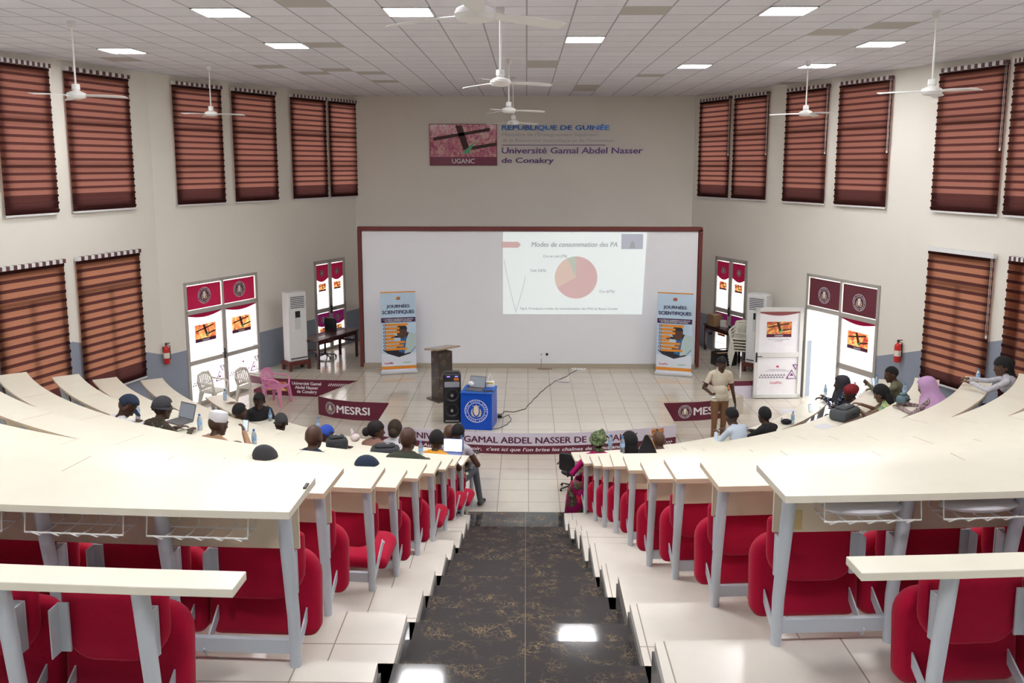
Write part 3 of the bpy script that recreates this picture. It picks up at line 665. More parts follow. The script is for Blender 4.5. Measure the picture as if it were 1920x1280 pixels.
# wall sign
sg = thing('wall_sign', 'orange and maroon university picture panel high on the front wall', 'sign', (0, 0, 0))
fW = frame((-1.805, 24.37, 6.13), (1, 0, 0)); MB().box((-1.805, 24.388, 6.13), (1.93, .024, 1.17)).build('sign_panel', MAROON, sg)
GART = artmat('pink_collage_print'); GART.node_tree.nodes['Principled BSDF'].inputs['Roughness'].default_value = .1
GART.node_tree.nodes['Color Ramp'].color_ramp.elements[0].color = (.45, .10, .20, 1); GART.node_tree.nodes['Color Ramp'].color_ramp.elements[1].color = (.66, .24, .30, 1); GART.node_tree.nodes['Color Ramp'].color_ramp.elements[2].color = (.75, .48, .46, 1)
art(sg, lambda p: fW @ p, 1.9, 1.14, GART, bandm=mat('wine_band', (.22, .03, .07), .25))
BLUEM = mat('blue_mirror_letters', (.03, .10, .30), .2, .6); PURM = mat('purple_mirror_letters', (.16, .09, .22), .2, .7); GRYM = mat('grey_letters', (.40, .38, .42), .4, .2)
sg2 = thing('wall_lettering', 'raised letters naming the republic, ministry and university on the front wall', 'lettering', (0, 0, 0))
def wt(s, u0, u1, v, h, m, sh=0, b=.03):
    a = aty(u0, v, 24.37); c = aty(u1, v, 24.37); M = frame(((a.x+c.x)/2, 24.38, a.z), (1, 0, 0))
    text(sg2, s, M, w=c.x-a.x, h=h, mt=m, bold=b, shear=sh, ext=.02)
wt('REPUBLIQUE DE GUINÉE', 941, 1142, 239, .19, BLUEM, .05, .04); wt("Ministère de l'Enseignement Supérieur,", 941, 1124, 253, .12, GRYM, .15, .005); wt("de la Recherche Scientifique et de l'Innovation", 941, 1152, 264, .12, GRYM, .15, .005)
wt('Université Gamal Abdel Nasser', 941, 1205, 282, .17, PURM, .05, .03); wt('de Conakry', 941, 1038, 302, .19, PURM, .05, .03)
a = aty(941, 272, 24.37); b = aty(1135, 272, 24.37); MB().box(((a.x+b.x)/2, 24.385, a.z), (b.x-a.x, .02, .02)).build('underline', PURM, sg2)
# ---------------------------------------------------------------- doors with printed film
FW = film('white_door_film', (.86, .82, .88), .75); FM = film('maroon_door_film', (.17, .008, .028), .6); FP = film('purple_door_film', (.10, .008, .05), .6)
FMD = mat('maroon_door_film_unlit', (.14, .02, .035), .35)
REDI = mat('red_ink', (.6, .03, .08), .5); GRYI = mat('grey_ink', (.25, .22, .28), .5); PUI = mat('purple_ink', (.2, .03, .2), .5)
def lens(mb, f, x0, x1, yt, dip, z, m, n=14): polyf(mb, f, [(x0, yt), (x1, yt)]+[(x1+(x0-x1)*k/n, yt-.03-dip*math.sin(PI*k/n)) for k in range(n+1)], z, m)
def pane_pic(par, M, x0, x1, y0, y1, fw=None, fm=None):
    w = x1-x0; h = y1-y0; cx = (x0+x1)/2; mb = MB(); I = lambda p: M @ p
    quad(mb, I, x0, y0, x1, y1, 0, 0); lens(mb, I, x0, x1, y1, h*.07, .003, 1); p = mb.build('pane', [fw or FW, fm or FM], par, smooth=False)
    art(p, lambda q: M @ (q+Vector((cx, y0+h*.56, .004))), w*.62, h*.38, ARTF if fw is None else ART)
    text(p, 'Université Gamal Abdel Nasser\nde Conakry', None, w=w*.55, mt=GRYI, bend=lambda q: M @ (q+Vector((cx, y0+h*.29, .004))))
def pane_low(par, M, x0, x1, y0, y1, fw=None):
    w = x1-x0; h = y1-y0; cx = (x0+x1)/2; mb = MB(); I = lambda p: M @ p
    quad(mb, I, x0, y0, x1, y1, 0, 0); p = mb.build('pane', [fw or FW], par, smooth=False)
    text(p, '"', None, h=h*.05, mt=REDI, bold=.05, bend=lambda q: M @ (q+Vector((cx, y0+h*.74, .004))))
    text(p, "Au temple du savoir, c'est ici\nque l'on brise les chaînes de l'ignorance", None, w=w*.58, mt=GRYI, bend=lambda q: M @ (q+Vector((cx, y0+h*.64, .004))))
    pattern(p, lambda q: M @ (q+Vector((x0+w*.37, y0+h*.49, .002))), w*.68, h*.12, 9, GRYI)
    mb = MB()
    for (ax, ay, s, fl) in ((x1-w*.14, y0+h*.52, w*.12, 1), (x1-w*.04, y0+h*.73, w*.07, -1)):
        T = [(ax-s, ay-s*fl*.8), (ax+s if ax+s < x1 else x1, ay-s*fl*.8), (ax, ay+s*fl)]
        P = [M @ Vector((a, b, .006)) for a, b in T+T[:1]]
        mb.tube(P, .012, 5)
    polyf(mb, I, [(x1-w*.14-w*.05, y0+h*.49), (x1-w*.14+w*.05, y0+h*.49), (x1-w*.14, y0+h*.56)], .004, 0)
    mb.build('triangle_emblem', [PUI], p, smooth=False)
    text(p, 'GuaiFilu', None, w=w*.3, mt=REDI, shear=.2, bend=lambda q: M @ (q+Vector((cx-.03, y0+h*.31, .004))))
def bars(par, M, L, name='frame', m=None):
    mb = MB(); mb.M = M
    for x0, x1, y0, y1 in L: mb.box(((x0+x1)/2, (y0+y1)/2, 0), (x1-x0, y1-y0, .06))
    return mb.build(name, m or ALU, par, bevel=.004)
def handle(par, M, x, y, s=1):
    mb = MB(); mb.M = M; mb.box((x, y, .04), (.035, .24, .02)); mb.tube([(x, y+.03, .05), (x, y+.03, .09), (x+s*.12, y+.03, .09)], .011, 8); mb.build('handle', BLACK, par)
def neardoor(name, A, B, zb, zt, dark, openleft):
    A = Vector((A.x, A.y, zb)); B = Vector((B.x, B.y, zb)); w = (B-A).length; H = zt-zb; M = frame(A, B-A)
    d = struct(MB().box((0, 0, 0), (.01, .01, .01)).build(name, ALU)) ; bpy.data.objects.remove(d)
    L = [(0, .07, 0, H), (w-.07, w, 0, H), (0, w, H-.07, H), (0, w, 2.17, 2.27), (w/2-.03, w/2+.03, 2.27, H)]
    if not openleft: L += [(w/2-.06, w/2+.06, 0, 2.2), (.07, w/2, .99, 1.09), (w/2, w-.07, .99, 1.09), (.07, w-.07, 0, .1)]
    else: L += [(w/2-.03, w/2+.07, 0, 2.2), (w/2, w-.07, .99, 1.12), (w/2, w-.07, 0, .1)]
    d = bars(None, M, L, name); struct(d)
    for k, (x0, x1) in enumerate(((.07, w/2-.03), (w/2+.03, w-.07))):
        mb = MB(); I = lambda p: M @ p; quad(mb, I, x0+.02, 2.28, x1-.02, H-.09, 0, 0); p = mb.build('transom_pane', [FMD if dark else FM], d, smooth=False)
        emblem(p, lambda q, c=(x0+x1)/2: M @ (q+Vector((c, 2.57, .004))), .19)
    if not openleft: pane_pic(d, M, .07, w/2-.06, 1.09, 2.17); pane_low(d, M, .07, w/2-.06, .1, .99)
    pane_pic(d, M, w/2+.07, w-.07, 1.12, 2.17); pane_low(d, M, w/2+.07, w-.07, .1, .99)
    if not openleft: handle(d, M, w/2-.04, 1.1, -1)
    return M, w
def fardoor(name, A, B, zb, zt):
    A = Vector((A.x, A.y, zb)); B = Vector((B.x, B.y, zb)); w = (B-A).length; H = zt-zb; M = frame(A, B-A); h1 = H*.45
    d = struct(bars(None, M, [(0, .09, 0, H), (w-.09, w, 0, H), (0, w, H-.1, H), (w/2-.07, w/2+.07, 0, H), (0, w, h1-.06, h1+.06), (0, w, 0, .08)], name))
    I = lambda p: M @ p
    for x0, x1 in ((.09, w/2-.07), (w/2+.07, w-.09)):
        for y0, y1, fm in ((h1+.06, H-.12, FM), (.08, h1-.08, FP)):
            ww, h, cx = x1-x0, y1-y0, (x0+x1)/2; mb = MB(); quad(mb, I, x0, y0, x1, y1, 0, 0); quad(mb, I, x0, y1-h*.32, x1, y1, .003, 1)
            polyf(mb, I, [(x1+(x0-x1)*k/12, y1-h*.32-h*.07*math.sin(PI*k/12)) for k in range(13)], .003, 1)
            p = mb.build('pane', [FW, fm], d, smooth=False)
            emblem(p, lambda q: M @ (q+Vector((cx, y1-h*.19, .005))), ww*.17); art(p, lambda q: M @ (q+Vector((cx, y1-h*.52, .004))), ww*.6, ww*.42, ARTF, txt=False)
            text(p, 'Université Gamal Abdel Nasser', None, w=ww*.6, mt=GRYI, bend=lambda q: M @ (q+Vector((cx, y1-h*.68, .004))))
            pattern(p, lambda q: M @ (q+Vector((cx-.04, y1-h*.82, .002))), ww*.75, .05, 7, GRYI); text(p, 'GuaiFilu', None, w=ww*.3, mt=REDI, bend=lambda q: M @ (q+Vector((cx, y1-h*.93, .004))))
    handle(d, M, w/2, h1+.0, 1)
neardoor('door_1', DL[0], DL[1], 0, 2.92, False, False)
fardoor('door_2', DLF[0], DLF[1], .42, 2.96)
Md, wd = neardoor('door_3', DR[0], DR[1], 0, 3.02, True, True)
fardoor('door_4', DRF[0], DRF[1], .42, 3.07)
# open leaf of the right door
A = atz(1411, 747, 0); B = atz(1499, 746, 0); w = (B-A).length; M = frame(A+Vector((0, 0, .02)), B-A); H = 2.2
d = struct(bars(None, M, [(0, .09, 0, H), (w-.09, w, 0, H), (0, w, H-.1, H), (0, w, 0, .09), (.09, w-.09, 1.0, 1.12)], 'door_5')); d.data.materials[0] = mat('white_aluminium', (.68, .68, .66), .35)
PW = mat('white_print', (.80, .79, .82), .5); pane_pic(d, M, .09, w-.09, 1.12, H-.1, PW, mat('maroon_print', (.30, .08, .09), .5)); pane_low(d, M, .09, w-.09, .09, 1.0, PW); handle(d, M, .04, 1.0, 1)
# terrace and balustrade outside the open door
n = Vector((DR[1]-DR[0])); n.z = 0; n.normalize(); out = Vector((-n.y, n.x, 0)); c0 = (DR[0]+DR[1])/2; c0.z = 0
t = thing('balustrade', 'pale metal balustrade outside the open right-hand door', 'railing', c0+out*3.2, math.atan2(n.y, n.x))
RAIL = mat('pale_railing', (.7, .68, .66), .5)
MB().box((0, 0, 1.0), (7, .06, .06)).box((0, 0, .15), (7, .05, .05)).build('handrail', RAIL, t)
for k in range(15): MB().box((-3.3+k*.47, 0, .5), (.03, .03, 1.0)).build('baluster', RAIL, t)
# ---------------------------------------------------------------- ceiling fans
def fan(x, y, a, zh, label):
    t = thing('ceiling_fan', label, 'fan', (x, y, CH), a, 'white ceiling fans'); dz = zh-CH
    MB().lathe([(.0, 0), (.055, 0), (.06, -.03), (.045, -.09), (.015, -.10)], 16).build('canopy', WHITE, t)
    MB().tube([(0, 0, -.08), (0, 0, dz+.1)], .013, 8).build('rod', WHITE, t)
    MB().lathe([(.02, dz+.16), (.05, dz+.155), (.055, dz+.09), (.04, dz+.07), (.12, dz+.035), (.135, dz+.0), (.11, dz-.035), (.05, dz-.05), (0, dz-.052)], 24).build('motor', WHITE, t)
    for k in range(3):
        mb = MB(); mb.M = Matrix.Rotation(k*2*PI/3, 4, 'Z')
        V = []; N = 8
        for j in range(N+1):
            u = j/N; r = .12+.55*u; hw = (.028+.045*min(1, u*2.5))*(1 if u < .9 else .75); dr = -.02*u*u
            for s, q in ((-1, .010), (1, -.010)): V += [(r, s*hw, dz+dr+q+.004), (r, s*hw, dz+dr+q-.002)]
        Fc = []
        for j in range(N):
            a0, b0 = j*4, j*4+4; Fc += [(a0, a0+2, b0+2, b0), (a0+1, b0+1, b0+3, a0+3), (a0, b0, b0+1, a0+1), (a0+2, a0+3, b0+3, b0+2)]
        Fc += [(0, 1, 3, 2), (N*4, N*4+2, N*4+3, N*4+1)]
        mb.add(V, Fc).build('blade', WHITE, t)
fan(-6.2, 11.76, .1, 6.5, 'white ceiling fan in front of the two left upper blinds'); fan(-6.28, 17.0, .0, 6.56, 'white ceiling fan by the third left blind')
fan(-.33, 10.85, .25, 6.58, 'white ceiling fan, second along the middle line'); fan(-.33, 16.0, .1, 6.56, 'white ceiling fan, third along the middle line'); fan(-.3, 19.3, .6, 6.5, 'white ceiling fan nearest the wall sign')
fan(5.3, 16.4, .95, 6.52, 'white ceiling fan before the third right blind'); fan(5.22, 11.2, 1.0, 6.49, 'white ceiling fan before the large right blind'); fan(-.33, 5.55, .55, 6.50, 'white ceiling fan at the top edge, nearest the viewer')
# ---------------------------------------------------------------- air conditioners
ACW = mat('air_conditioner_white', (.74, .75, .74), .35); DKR = mat('dark_red_wood', (.11, .022, .015), .4, var=.2); SLOT = mat('slot_dark', (.05, .06, .08), .6)
def ac(p, rz, label, h=1.75):
    t = thing('air_conditioner', label, 'air conditioner', p, rz, 'floor-standing air conditioners')
    MB().box((0, 0, .24+h/2), (.50, .33, h)).build('cabinet', ACW, t, bevel=.015)
    mb = MB(); [mb.box((0, -.168, .24+h-.12-k*.045), (.38, .01, .018)) for k in range(7)]; mb.build('air_grille', SLOT, t)
    MB().box((0, -.17, .24+h*.68), (.13, .012, .16)).build('display', BLACK, t); MB().box((0.0, -.168, .24+h*.55), (.15, .008, .3)).build('control_panel', mat('pale_grey_plastic', (.6, .62, .62), .4), t)
    MB().box((0, -.168, .24+.07), (.44, .008, .03)).build('base_slot', SLOT, t)
def stand(p, rz, label):
    t = thing('wooden_stand', label, 'stand', p, rz); MB().box((0, 0, .19), (.60, .44, .10)).build('stand_top', DKR, t, bevel=.004)
    for x in (-.26, .26):
        for y in (-.18, .18): MB().box((x, y, .07), (.07, .07, .14)).build('leg', DKR, t, bevel=.004)
a1 = atz(556, 691, ST); ac(a1, .75, 'tall white floor air conditioner on a wooden stand left of the desk'); stand(a1, .75, 'dark red wooden stand under the left air conditioner')
a2 = Vector((5.80, 20.75, ST)); ac(a2, -.75, 'white floor air conditioner half hidden behind the open door leaf'); stand(a2, -.75, 'dark red wooden stand behind the open door leaf')
# ---------------------------------------------------------------- desks at the back corners
TW = mat('dark_mahogany', (.06, .012, .014), .25, var=.2, coat=.3)
def sidetable(A, B, depth, label):
    d = (B-A); L = d.length; rz = math.atan2(d.y, d.x); c = (A+B)/2
    t = thing('writing_table', label, 'table', c, rz)
    MB().box((0, depth/2, .73), (L+.12, depth+.1, .035)).build('tabletop', TW, t, bevel=.006)
    mb = MB().box((0, .02, .66), (L, .02, .10)).box((0, depth-.02, .66), (L, .02, .10)); mb.build('apron', TW, t)
    for x in (-L/2, L/2):
        MB().box((x, depth/2, .45), (.03, depth, .05)).build('side_rail', TW, t)
        for y in (0, depth): MB().box((x, y, .357), (.055, .055, .714)).build('leg', TW, t)
    return t
sidetable(atz(598, 692, ST), atz(669, 668, ST), .55, 'dark mahogany desk with an office chair by the left far door')
ta = sidetable(atz(1322, 655, ST), atz(1385, 680, ST), .55, 'dark mahogany table loaded with boxes by the right far door')
def officechair(p, rz, label, back=True, arms=False):
    t = thing('office_chair', label, 'chair', p, rz)
    MB().ell((0, 0, .46), (.24, .24, .045)).build('seat', BLACK, t)
    if back: MB().slab(.42, .48, -.26, -.20, .08, .08, .02, zc=.82).build('backrest', BLACK, t); MB().tube([(0, -.05, .43), (0, -.27, .45), (0, -.26, .7)], .018, 8).build('back_support', BLACK, t)
    MB().tube([(0, 0, .1), (0, 0, .44)], .026, 10).build('gas_column', BLACK, t)
    for k in range(5):
        a = 2*PI*k/5+.3; MB().tube([(0, 0, .11), (.28*math.cos(a), .28*math.sin(a), .07)], [.022, .014], 8).ell((.28*math.cos(a), .28*math.sin(a), .03), (.03, .02, .03)).build('leg', BLACK, t)
    if arms:
        for s in (-1, 1): MB().tube([(s*.24, .05, .46), (s*.29, .05, .5), (s*.29, .03, .66)], .014, 8).ell((s*.29, 0, .675), (.035, .14, .022)).build('armrest', BLACK, t)
    return t
officechair(atz(622, 676, ST)+Vector((-.25, .35, 0)), 2.6, 'black office chair behind the mahogany desk on the left')
def tbl(u, v): return atz(u, v, ST+.75)
CARD = mat('cardboard', (.30, .19, .10), .8, var=.1)
for u, v, s, rz, lab, m, nm in ((1341, 610, (.34, .26, .32), .5, 'brown cardboard box on the right-hand table', CARD, 'cardboard_box'), (1358, 612, (.18, .16, .18), .7, 'small white box beside the cardboard box', WHITE, 'carton'), (1375, 619, (.22, .16, .12), .4, 'small black case at the near end of the right-hand table', BLACK, 'equipment_case')):
    p = tbl(u, v); t = thing(nm, lab, 'box', p, rz); MB().box((0, 0, s[2]/2+.001), s).build('body', m, t, bevel=.004); MB().box((0, 0, s[2]+.003), (s[0]*.98, s[1]*.22, .003)).build('tape', mat('brown_tape', (.35, .25, .15), .4) if m is CARD else GREY, t)
d_ = Matrix.Rotation(ta.rotation_euler.z, 3, 'Z'); p = ta.location+d_ @ Vector((-.48, .26, .7485)); t = thing('rucksack', 'black rucksack at the far end of the right-hand table', 'bag', p, .2); MB().ell((0, 0, .15), (.15, .11, .155)).build('body', BLACK, t); MB().tube([(-.04, 0, .28), (-.03, 0, .34), (.03, 0, .34), (.04, 0, .28)], .01, 6).build('grab_loop', BLACK, t)
p = atz(1357, 683, ST); t = thing('storage_crate', 'black open crate under the right-hand table', 'crate', p, .3)
mb = MB()
for x, y, sx, sy in ((-.27, 0, .02, .36), (.27, 0, .02, .36), (0, -.17, .54, .02), (0, .17, .54, .02)): mb.box((x, y, .17), (sx, sy, .34))
mb.box((0, 0, .01), (.54, .34, .02)).build('crate_body', BLACK, t); MB().tube([(-.27, 0, .34), (-.25, 0, .42), (.25, 0, .42), (.27, 0, .34)], .012, 6).build('carry_handle', BLACK, t); 
t = thing('folder_stack', 'tan folders lying in the black crate', 'folder', p+Vector((0, 0, .02)), .3); MB().box((0, 0, .14), (.46, .24, .28)).build('folders', mat('tan_card', (.45, .30, .14), .7), t)
# ---------------------------------------------------------------- plastic chairs
def plastic(p, rz, label, m, n=1, cat='chair'):
    t = thing('plastic_chair', label, cat, p, rz, 'moulded plastic armchairs')
    MB().slab(.44, .42, -.015, .015, .06, .06, .008).build('x', m) if False else None
    mb = MB(); mb.M = Matrix.Translation((0, 0, .43)) @ Matrix.Rotation(PI/2, 4, 'X'); mb.slab(.46, .44, -.014, .014, .07, .07, .01); mb.build('seat', m, t)
    for sx in (-1, 1):
        for sy in (-1, 1):
            mb = MB(); mb.add([Vector(q) for q in ((sx*.16, sy*.13, .44), (sx*.235, sy*.13, .44), (sx*.235, sy*.22, .44), (sx*.16, sy*.22, .44), (sx*.245, sy*.225, 0), (sx*.285, sy*.225, 0), (sx*.285, sy*.265, 0), (sx*.245, sy*.265, 0))], [(0, 1, 2, 3), (7, 6, 5, 4), (0, 4, 5, 1), (1, 5, 6, 2), (2, 6, 7, 3), (3, 7, 4, 0)]); mb.build('leg', m, t, bevel=.006)
        MB().tube([(sx*.22, .19, .44), (sx*.265, .20, .60), (sx*.27, .10, .645), (sx*.265, -.15, .65), (sx*.22, -.25, .68)], .032, 8, flat=.6).build('armrest', m, t)
    mb = MB(); mb.tube([(-.21, -.19, .44), (-.225, -.25, .66), (-.17, -.275, .80), (0, -.29, .83), (.17, -.275, .80), (.225, -.25, .66), (.21, -.19, .44)], .032, 8, flat=.6)
    for k in range(6): x = -.15+k*.06; mb.tube([(x, -.20, .46), (x, -.255, .64), (x*.95, -.285, .81)], .021, 6, flat=.35)
    mb.tube([(-.2, -.205, .50), (0, -.225, .50), (.2, -.205, .50)], .03, 6)
    mb.build('backrest', m, t)
    return t
CRM = mat('cream_plastic', (.70, .68, .58), .4); PNK = mat('pink_plastic', (.72, .26, .46), .4)
plastic(atz(403, 766, 0), -1.9, 'cream plastic armchair by the left door, half hidden by the front desk', CRM)
plastic(atz(472, 757, 0), -1.95, 'cream plastic armchair before the left door, beside the pink one', CRM)
plastic(atz(520, 757, 0), -1.8, 'pink plastic armchair beside the left stage banner', PNK)
ps = atz(1392, 686, ST)
names = ['bottom', 'second from the bottom', 'third from the bottom', 'fourth from the bottom', 'top']
for k in range(5):
    plastic(ps+Vector((-.012*k, .01*k, .075*k)), 2.7, f'cream plastic armchair, {names[k]} of the stack beside the open door leaf', CRM)
# ---------------------------------------------------------------- tripod, extinguishers
p = atz(340, 758, 0); t = thing('camera_tripod', 'black camera tripod standing below the left fire extinguisher', 'tripod', p)
for k in range(3): a = 2*PI*k/3+.5; MB().tube([(.03*math.cos(a), .03*math.sin(a), .58), (.24*math.cos(a), .24*math.sin(a), .01)], [.018, .010], 8).build('leg', BLACK, t)
MB().tube([(0, 0, .35), (0, 0, .74)], .016, 8).build('centre_column', BLACK, t); MB().box((0, 0, .77), (.07, .09, .05)).tube([(0, 0, .76), (-.28, -.05, .62)], .011, 6).build('pan_head', BLACK, t, bevel=.003)
EXR = mat('extinguisher_red', (.55, .02, .015), .3)
for (u, v, WW, lab) in ((306, 664, WL, 'red fire extinguisher on the left wall between blind and door'), (1691, 660, WR, 'red fire extinguisher on the right wall beside the doorway')):
    p = onwall(u, v, WW); q = onwall(u+12, v, WW); dv = (q-p); nn = Vector((dv.y, -dv.x, 0)).normalized(); p = p+nn*.11
    t = thing('fire_extinguisher', lab, 'fire extinguisher', (p.x, p.y, p.z-.2), 0, 'wall-hung red fire extinguishers')
    MB().lathe([(.0, 0), (.06, 0), (.068, .015), (.068, .33), (.055, .37), (.022, .395), (.022, .42), (0, .42)], 20).build('cylinder', EXR, t)
    MB().box((0, 0, .44), (.03, .05, .04)).box((.03, 0, .46), (.10, .02, .015)).build('valve', BLACK, t); MB().tube([(.02, 0, .43), (.08, 0, .40), (.085, 0, .2), (.08, 0, .1)], .01, 6).build('hose', BLACK, t)
    MB().lathe([(.0685, .13), (.0695, .13), (.0695, .25), (.0685, .25)], 20).build('label_band', mat('cream_label', (.75, .7, .6), .5), t); MB().box((nn.x*-.075, nn.y*-.075, .32), (.05, .02, .1)).build('wall_bracket', BLACK, t)
# ---------------------------------------------------------------- stage furniture
MARB = tiles('dark_marble', (.05, .04, .035), (.05, .04, .035), 60, 60, .0, .15, .1, veins=(.30, .22, .15), offx=30, offy=30)
p = atz(829, 748, ST); t = thing('lectern', 'dark marble lectern with a sloping top behind the loudspeaker', 'lectern', p, .72)
MB().box((0, 0, .56), (.36, .30, 1.06)).build('column', MARB, t, bevel=.004); MB().box((0, 0, .02), (.52, .46, .04)).build('base_plate', MARB, t, bevel=.003)
MB().box((.02, .0, 1.16), (.62, .50, .035), R=Euler((-.13, 0, 0)).to_matrix()).build('reading_top', mat('tan_marble', (.34, .25, .17), .2, var=.3, scale=25), t, bevel=.004)
p = atz(848, 789, ST); t = thing('loudspeaker', 'tall black trolley loudspeaker beside the blue cube table', 'loudspeaker', p, .10)
MB().slab(.36, 1.02, -.15, .17, .05, .04, .03, zc=.51).build('cabinet', BLACK, t)
MB().box((0, -.155, .80), (.30, .02, .11)).build('control_panel', mat('silver_panel', (.35, .37, .42), .35, .3), t, bevel=.004)
for z in (.58, .27):
    mb = MB(); mb.M = Matrix.Translation((0, -.15, z)) @ Matrix.Rotation(PI/2, 4, 'X'); mb.lathe([(.0, .0), (.14, .0), (.145, .012), (.12, .012), (.09, -.01), (.035, .0), (.03, .02), (0, .03)], 28); w_ = mb.build('woofer', mat('speaker_cone', (.03, .03, .035), .3), t)
    mb = MB(); mb.M = Matrix.Translation((0, -.18, z)) @ Matrix.Rotation(PI/2, 4, 'X'); mb.lathe([(0, 0), (.03, 0), (.02, .015), (0, .02)], 14); mb.build('dust_cap', STEEL, w_)
MB().box((-.07, -.152, .96), (.06, .01, .015)).box((.09, -.152, .96), (.06, .01, .015)).build('indicator_light', mat('blue_led', (.1, .1, .9), .4, emit=(.15, .1, 1, 2)), t)
MB().box((.09, -.155, .905), (.1, .012, .05)).build('display', mat('orange_badge', (.6, .2, .04), .4), t); MB().box((0, -.155, .05), (.27, .015, .025)).build('trim_strip', STEEL, t)
BLU = mat('royal_blue_paint', (.0, .07, .50), .35)
cp = atz(893, 806, ST); cz = -.13; cc = cp+Vector((.04, .31, 0)); t = thing('cube_table', 'royal blue cube table with a round white emblem at the stage edge', 'table', cc, cz)
MB().box((0, 0, .365), (.62, .6, .73)).build('body', BLU, t, bevel=.006)
MB().box((0, 0, .735), (.64, .62, .012)).build('tabletop', mat('blue_cloth', (.02, .12, .50), .7), t)
fE = frame((0, -.302, .38), (1, 0, 0)); emblem(t, lambda q: fE @ q, .23, BLU, WINK, mat('emblem_pale', (.75, .66, .52), .5))
top = Vector((cc.x, cc.y, ST+.741))
def laptop(p, rz, label, open_=1.9, screen=None, body=None, w=.34, h=.23):
    body = body or mat('laptop_grey', (.10, .10, .11), .4); t = thing('laptop', label, 'laptop', p, rz)
    MB().box((0, 0, .009), (w, h, .016)).build('keyboard_base', body, t, bevel=.003)
    Mx = Matrix.Translation((0, h/2, .018)) @ Matrix.Rotation(PI/2-(open_-PI/2)*1.0, 4, 'X')
    mb = MB(); mb.M = Mx; mb.box((0, h/2, 0), (w, h, .008)); l = mb.build('lid', body, t, bevel=.002)
    mb = MB(); mb.M = Mx; mb.box((0, h/2, .005), (w*.93, h*.88, .002)); mb.build('screen', screen or mat('screen_dark', (.05, .055, .06), .3, emit=(.12, .13, .15, .6)), l)
    return t
laptop(top+Vector((-.08, -.06, 0)), .0-.35, 'open grey laptop on the blue cube table', 1.95)
t = thing('cloth_bundle', 'white crumpled cloth behind the laptop on the blue table', 'cloth', top+Vector((-.13, .17, 0))); MB().ell((0, 0, .07), (.10, .08, .07)).ell((.05, .02, .09), (.06, .06, .08)).build('cloth', WHITE, t)
t = thing('handbag', 'small white bag with a yellow band on the blue table', 'bag', top+Vector((.21, .17, 0)), .1)
MB().box((0, 0, .06), (.17, .08, .12)).build('body', WHITE, t, bevel=.012); MB().tube([(-.05, 0, .12), (-.02, 0, .22), (0, 0, .28), (.02, 0, .22), (.05, 0, .12)], .007, 6).build('strap', WHITE, t); MB().box((0, -.041, .085), (.12, .004, .03)).build('band', mat('yellow_print', (.75, .6, .08), .5), t)
t = thing('tablet', 'dark tablet lying on the right corner of the blue table', 'tablet', top+Vector((.19, -.17, 0)), .4); MB().box((0, 0, .005), (.2, .13, .008)).build('case', mat('slate', (.05, .08, .16), .4), t, bevel=.002); MB().box((0, 0, .0095), (.18, .11, .001)).build('screen', BLACK, t)
# cables and floor items
def cable(nm, pts, r, m, lab, z=None):
    P = [atz(u, v, ST)+Vector((0, 0, r+.001)) for u, v in pts]; Q = []
    for i in range(len(P)-1):
        for k in range(4):
            u = k/4; p = P[i].lerp(P[i+1], u); p.x += .015*math.sin(i*3+k*1.7); Q.append(p)
    Q.append(P[-1]); return tag(MB().tube(Q, r, 6, 0).build(nm, m), lab, 'cable')
cable('power_cable', [(939, 778), (947, 771), (962, 773), (985, 767), (1000, 749), (1018, 732), (1040, 715), (1062, 706), (1084, 692)], .007, BLACK, 'long black power cable running across the stage tiles')
cable('power_cable', [(940, 783), (955, 778), (958, 788), (951, 796), (938, 802), (925, 805)], .006, BLACK, 'short black cable looping beside the blue cube table')
p = atz(937, 782, ST); t = thing('power_adapter', 'small black power adapter on the stage beside the blue table', 'adapter', p, .1); MB().box((0, 0, .03), (.09, .14, .06)).build('housing', BLACK, t, bevel=.008); MB().tube([(0, -.07, .03), (.02, -.12, .01)], .006, 6).build('lead', BLACK, t)
p = atz(912, 806, ST)+Vector((0, .03, 0)); 
p = atz(1085, 693, ST); t = thing('extension_socket', 'white extension socket strip at the foot of the board', 'socket strip', p, -.05); MB().box((0, 0, .02), (.36, .07, .04)).build('housing', WHITE, t, bevel=.006); mb = MB(); [mb.box((-.12+k*.08, 0, .041), (.03, .03, .003)) for k in range(4)]; mb.build('socket_hole', BLACK, t)
p = atz(1056, 716, ST); t = thing('plastic_wrapper', 'crumpled white plastic wrapper lying on the stage tiles', 'wrapper', p, -.3); MB().box((0, 0, .015), (.30, .06, .02)).ell((.02, 0, .02), (.12, .04, .02)).build('wrapper', mat('clear_white', (.75, .76, .8), .3), t, bevel=.008)
a = aty(1015, 664, YB); t = thing('wall_socket', 'white wall socket low on the white board', 'socket', (a.x, YB, a.z)); MB().box((0, -.008, 0), (.09, .016, .09)).build('plate', WHITE, t, bevel=.003); MB().lathe([(0, 0), (.02, 0), (.02, .004), (0, .004)], 12, (0, 0, 0)).build('socket_hole', mat('socket_grey', (.3, .3, .3), .5), t); t.children[1].rotation_euler = (PI/2, 0, 0); t.children[1].location = (0, -.016, 0)
a = aty(1025.5, 664, YB); t = thing('cable_outlet', 'round black cable outlet beside the white wall socket', 'outlet', (a.x, YB, a.z), 0); MB().lathe([(0, 0), (.035, 0), (.035, .008), (.02, .01), (0, .01)], 16).build('ring', BLACK, t); t.children[0].rotation_euler = (PI/2, 0, 0)
a = aty(1015, 672, YB); P = [Vector((a.x, YB-.02, a.z)), Vector((a.x, YB-.02, ST+.05))]+[Vector((a.x+.15*math.sin(k*.9)+.02*k-.05, YB-.12-.05*math.cos(k*.9), ST+.012)) for k in range(14)]
tag(MB().tube(P, .006, 6).build('power_cable', mat('brown_cable', (.25, .15, .1), .5)), 'thin brown cable coiled on the floor under the wall socket', 'cable')
